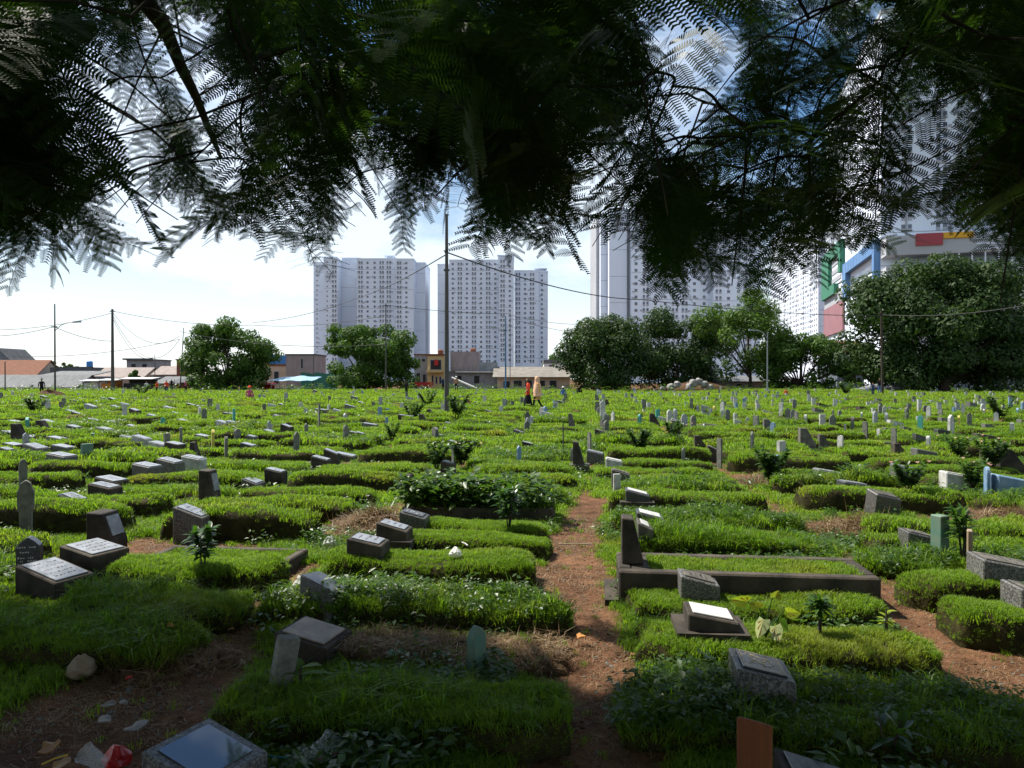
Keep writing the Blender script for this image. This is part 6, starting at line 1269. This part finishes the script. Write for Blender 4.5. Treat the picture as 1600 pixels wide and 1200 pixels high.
def fringe(px):
    """lower edge of the leaves across the view, as a height in the photograph"""
    xp = [-300, -40, 0, 45, 70, 110, 180, 250, 340, 430, 500, 560, 640, 700, 760, 820, 900, 960, 1050, 1120, 1180, 1225, 1260, 1290, 1330, 1380, 1440, 1500, 1560, 1620, 1900]
    yp = [430, 430, 425, 350, 345, 415, 415, 365, 372, 398, 418, 372, 400, 365, 405, 385, 398, 375, 430, 462, 450, 425, 420, 440, 395, 395, 350, 345, 380, 400, 400]
    return np.interp(px, xp, yp)
HOLES = [(290, 75, 55, 40), (118, 135, 45, 50), (205, 235, 60, 48), (325, 150, 28, 45), (1085, 120, 68, 110), (1060, 40, 40, 45), (1180, 275, 52, 40), (215, 318, 40, 16), (450, 305, 35, 20), (945, 300, 22, 60), (1320, 110, 45, 30), (1455, 235, 55, 105), (560, 300, 40, 25), (1340, 330, 45, 40), (700, 300, 30, 30), (1240, 60, 20, 40), (1370, 300, 30, 50), (350, 260, 30, 25)]
r5 = np.random.default_rng(23); TW = []         # twigs: base point, tip point
cotE = 1 / math.tan(SUN_EL)
def shade_at(p): return p[0] + p[2] * cotE * math.sin(SUN_AZ), p[1] - p[2] * cotE * math.cos(SUN_AZ)
def shade_ok(x, y): return y < np.interp(x, [-6, -3, -1.6, -0.6, 0.3, 1.2, 2.4, 5], [5.5, 5.0, 4.45, 4.2, 3.7, 3.35, 3.3, 3.2])
tries = 0
while len(TW) < 250 and tries < 30000:                # hanging twigs in view
    tries += 1
    px, d = r5.uniform(-200, 1800), r5.uniform(1.55, 6.2); top_lim = -120
    drop = 0.34 * F / d; py = r5.uniform(top_lim, 420)
    if py > fringe(px) - drop * r5.uniform(0.85, 1.05): continue
    if any(((px - hx) / hw) ** 2 + ((py + drop * 0.5 - hy) / hh) ** 2 < 1.0 for hx, hy, hw, hh in HOLES): continue
    p = np.array([X(px, d), d, Z(py, d)])
    if not shade_ok(*shade_at(p)) and r5.uniform() < 0.9: continue
    TW.append(p)
for lo_, hi_, n_, d0_, d1_, p0_ in ((1565, 1760, 30, 1.7, 3.6, -60), (-160, 60, 20, 1.7, 3.6, -60), (1235, 1420, 16, 2.2, 4.0, 200), (60, 470, 18, 2.3, 3.8, 240), (940, 1200, 12, 2.0, 3.5, 200)):
    for _ in range(n_):
        px, d, py = r5.uniform(lo_, hi_), r5.uniform(d0_, d1_), r5.uniform(p0_, 330); drop = 0.34 * F / d
        if py > fringe(px) - drop * 0.9: py = fringe(px) - drop
        TW.append(np.array([X(px, d), d, Z(py, d)]))
nvis = len(TW)
while len(TW) < nvis + 900:                           # the canopy above and behind the view
    p = np.array([r5.uniform(-10, 8.5), r5.uniform(-7, 9.0), r5.uniform(3.0, 7.2)])
    if p[1] > 0.3 and (p[2] - CAM_H) / p[1] < 0.60 and abs(p[0]) < 0.86 * p[1] + 0.2: continue
    if not shade_ok(*shade_at(p)): continue
    TW.append(p)
for _ in range(190):                                  # extra crown out of view, added to shade the near ground
    g_ = (r5.uniform(-3.4, 1.6), r5.uniform(2.2, 4.6)); z_ = r5.uniform(4.8, 7.4)
    p = np.array([g_[0] - z_ * cotE * math.sin(SUN_AZ), g_[1] + z_ * cotE * math.cos(SUN_AZ), z_])
    if shade_ok(*g_) and not ((p[2] - CAM_H) / p[1] < 0.60 and abs(p[0]) < 0.86 * p[1] + 0.2): TW.append(p)
TW = np.array(TW)
# limbs: a few big ones, twigs join the nearest
LIMBS = [[(0.2, 0.25, 2.6), (-1.0, 1.6, 3.2), (-2.2, 3.4, 3.35), (-3.4, 5.2, 3.3), (-4.2, 7.2, 3.1)], [(0.2, 0.25, 2.6), (0.2, 1.9, 3.3), (0.3, 3.6, 3.3), (0.1, 5.6, 3.2), (-0.3, 7.4, 3.1)], [(0.2, 0.25, 2.6), (1.2, 1.5, 3.2), (2.4, 3.0, 3.2), (3.4, 4.8, 3.05), (4.0, 6.2, 2.9)],
         [(0.2, 0.25, 2.6), (2.0, 0.9, 3.3), (4.0, 2.0, 3.6), (5.6, 3.6, 3.4), (6.4, 4.6, 3.2)], [(0.2, 0.25, 2.6), (-1.6, 0.6, 3.3), (-3.4, 1.6, 3.6), (-4.8, 3.4, 3.7)], [(0.2, 0.25, 2.6), (-0.2, -1.0, 3.6), (0.0, -1.2, 4.6)], [(0.2, 0.25, 2.6), (0.8, 1.2, 3.8), (1.6, 2.8, 4.4), (2.2, 4.8, 4.6)], [(0.2, 0.25, 2.6), (-0.8, 1.4, 4.0), (-1.6, 3.0, 4.5), (-2.6, 5.2, 4.6)]]
LP = []
def smooth_path(P, n=24):
    P = np.array(P, float); t = np.linspace(0, len(P) - 1, n); out = []
    for q in t:
        i = min(int(q), len(P) - 2); f = q - i; p0, p1, p2, p3 = P[max(i - 1, 0)], P[i], P[i + 1], P[min(i + 2, len(P) - 1)]
        out.append(0.5 * ((2 * p1) + (-p0 + p2) * f + (2 * p0 - 5 * p1 + 4 * p2 - p3) * f * f + (-p0 + 3 * p1 - 3 * p2 + p3) * f ** 3))
    return np.array(out)
for i, l in enumerate(LIMBS):
    p = smooth_path(l); p += r5.normal(0, 0.009, p.shape); LP.append(p + off); MB().tube([tuple(q) for q in p], list(np.linspace(0.11, 0.012, len(p))), 8).build('limb', M['bark'], root, smooth=True)
LPa = np.concatenate(LP); nodes = LPa.copy(); br = MB(); FP, FD, FS = [], [], []
first = np.array([np.min(np.linalg.norm(LPa - p, axis=1)) for p in TW]); seq = np.argsort(first)      # nearest twigs first, later ones join them
for i in seq:
    p = TW[i]; q = nodes[np.argmin(np.linalg.norm(nodes - p, axis=1) + 0.35 * np.maximum(0, nodes[:, 2] * 0 + p[2] - nodes[:, 2]))]; L0 = np.linalg.norm(p - q)
    if L0 > 0.03:
        m_ = (p + q) / 2 + np.array([0, 0, 0.05 * L0]) + r5.normal(0, 0.04 * L0 + 0.005, 3); pts_ = smooth_path([q, m_, p], 7); br.tube([tuple(v - off) for v in pts_], list(np.linspace(0.004 + 0.004 * min(L0, 1.5), 0.0035, 7)), 5); nodes = np.concatenate([nodes, pts_[2:]])
    out = p - q; out[2] *= 0.2; out = out / (np.linalg.norm(out) + 1e-6); tw = out * 0.6 + r5.normal(0, 0.35, 3); tw[2] = -0.45 + r5.normal(0, 0.2); tw = tw / np.linalg.norm(tw) * r5.uniform(0.22, 0.5)
    br.tube([tuple(p - off), tuple(p + tw * 0.5 - off + np.array([0, 0, 0.015])), tuple(p + tw - off)], [0.0035, 0.003, 0.0018], 5)
    vis = i < nvis; n = r5.integers(6, 10) if vis else r5.integers(7, 10)
    for k in range(n):
        f = r5.uniform(0, 1); a = r5.uniform(0, 6.28); el = r5.uniform(-1.15, 0.15) if vis else r5.uniform(-0.7, 0.4); c_ = p + tw * f; s_ = r5.uniform(0.7, 1.15) if vis else r5.uniform(1.0, 1.7)
        mid = c_ + 0.24 * s_ * np.array([math.cos(a) * math.cos(el), math.sin(a) * math.cos(el), math.sin(el) - 0.15])
        if mid[1] > 1.0:
            mx_, my_ = 800 + F * mid[0] / mid[1], HZ - F * (mid[2] - CAM_H) / mid[1]
            tip = c_ + 0.44 * s_ * np.array([math.cos(a) * math.cos(el), math.sin(a) * math.cos(el), math.sin(el) - 0.22]); tx_, ty_ = 800 + F * tip[0] / max(tip[1], 0.8), HZ - F * (tip[2] - CAM_H) / max(tip[1], 0.8)
            if ty_ > fringe(tx_) + r5.normal(0, 14) and -150 < tx_ < 1750: continue
            hit = False
            for g_ in (0.1, 0.35, 0.65, 1.0):
                w_ = c_ + (tip - c_) * g_; wx_, wy_ = 800 + F * w_[0] / max(w_[1], 0.8), HZ - F * (w_[2] - CAM_H) / max(w_[1], 0.8)
                hit = hit or any(((wx_ - hx) / (hw + 8)) ** 2 + ((wy_ - hy) / (hh + 8)) ** 2 < 1 for hx, hy, hw, hh in HOLES)
            if hit and r5.uniform() < 0.88: continue
        FP.append(c_); FD.append((a, -el, r5.normal(0, 0.5))); FS.append(s_)
tag(br.build('branches', M['bark'], root), kind='stuff')
FP, FD, FS = np.array(FP), np.array(FD), np.array(FS); ID = r5.integers(0, len(FR), len(FP))
py_ = HZ - (FP[:, 2] - CAM_H) / np.maximum(FP[:, 1], 0.1) * F; px_ = 800 + FP[:, 0] / np.maximum(FP[:, 1], 0.1) * F
inview = (px_ > 0) & (px_ < 1600) & (py_ > 0) & (FP[:, 1] > 1); rank = np.where(inview, FP[:, 1], 99) - 0.004 * py_; order = np.argsort(rank)
for i in order[:295]: o = link('frond', FR[ID[i]], root, FP[i] - off, (FD[i][2], FD[i][1], FD[i][0])); o.scale = (FS[i],) * 3
rest_i = order[295:]
rot = np.stack([FD[rest_i, 2], FD[rest_i, 1], FD[rest_i, 0]], 1)
t = scatter('crown', FP[rest_i] - off, rot, FS[rest_i], ID[rest_i], PC['frond'], root); tag(t, kind='stuff')
print('fronds', len(FP), 'twigs in view', nvis)
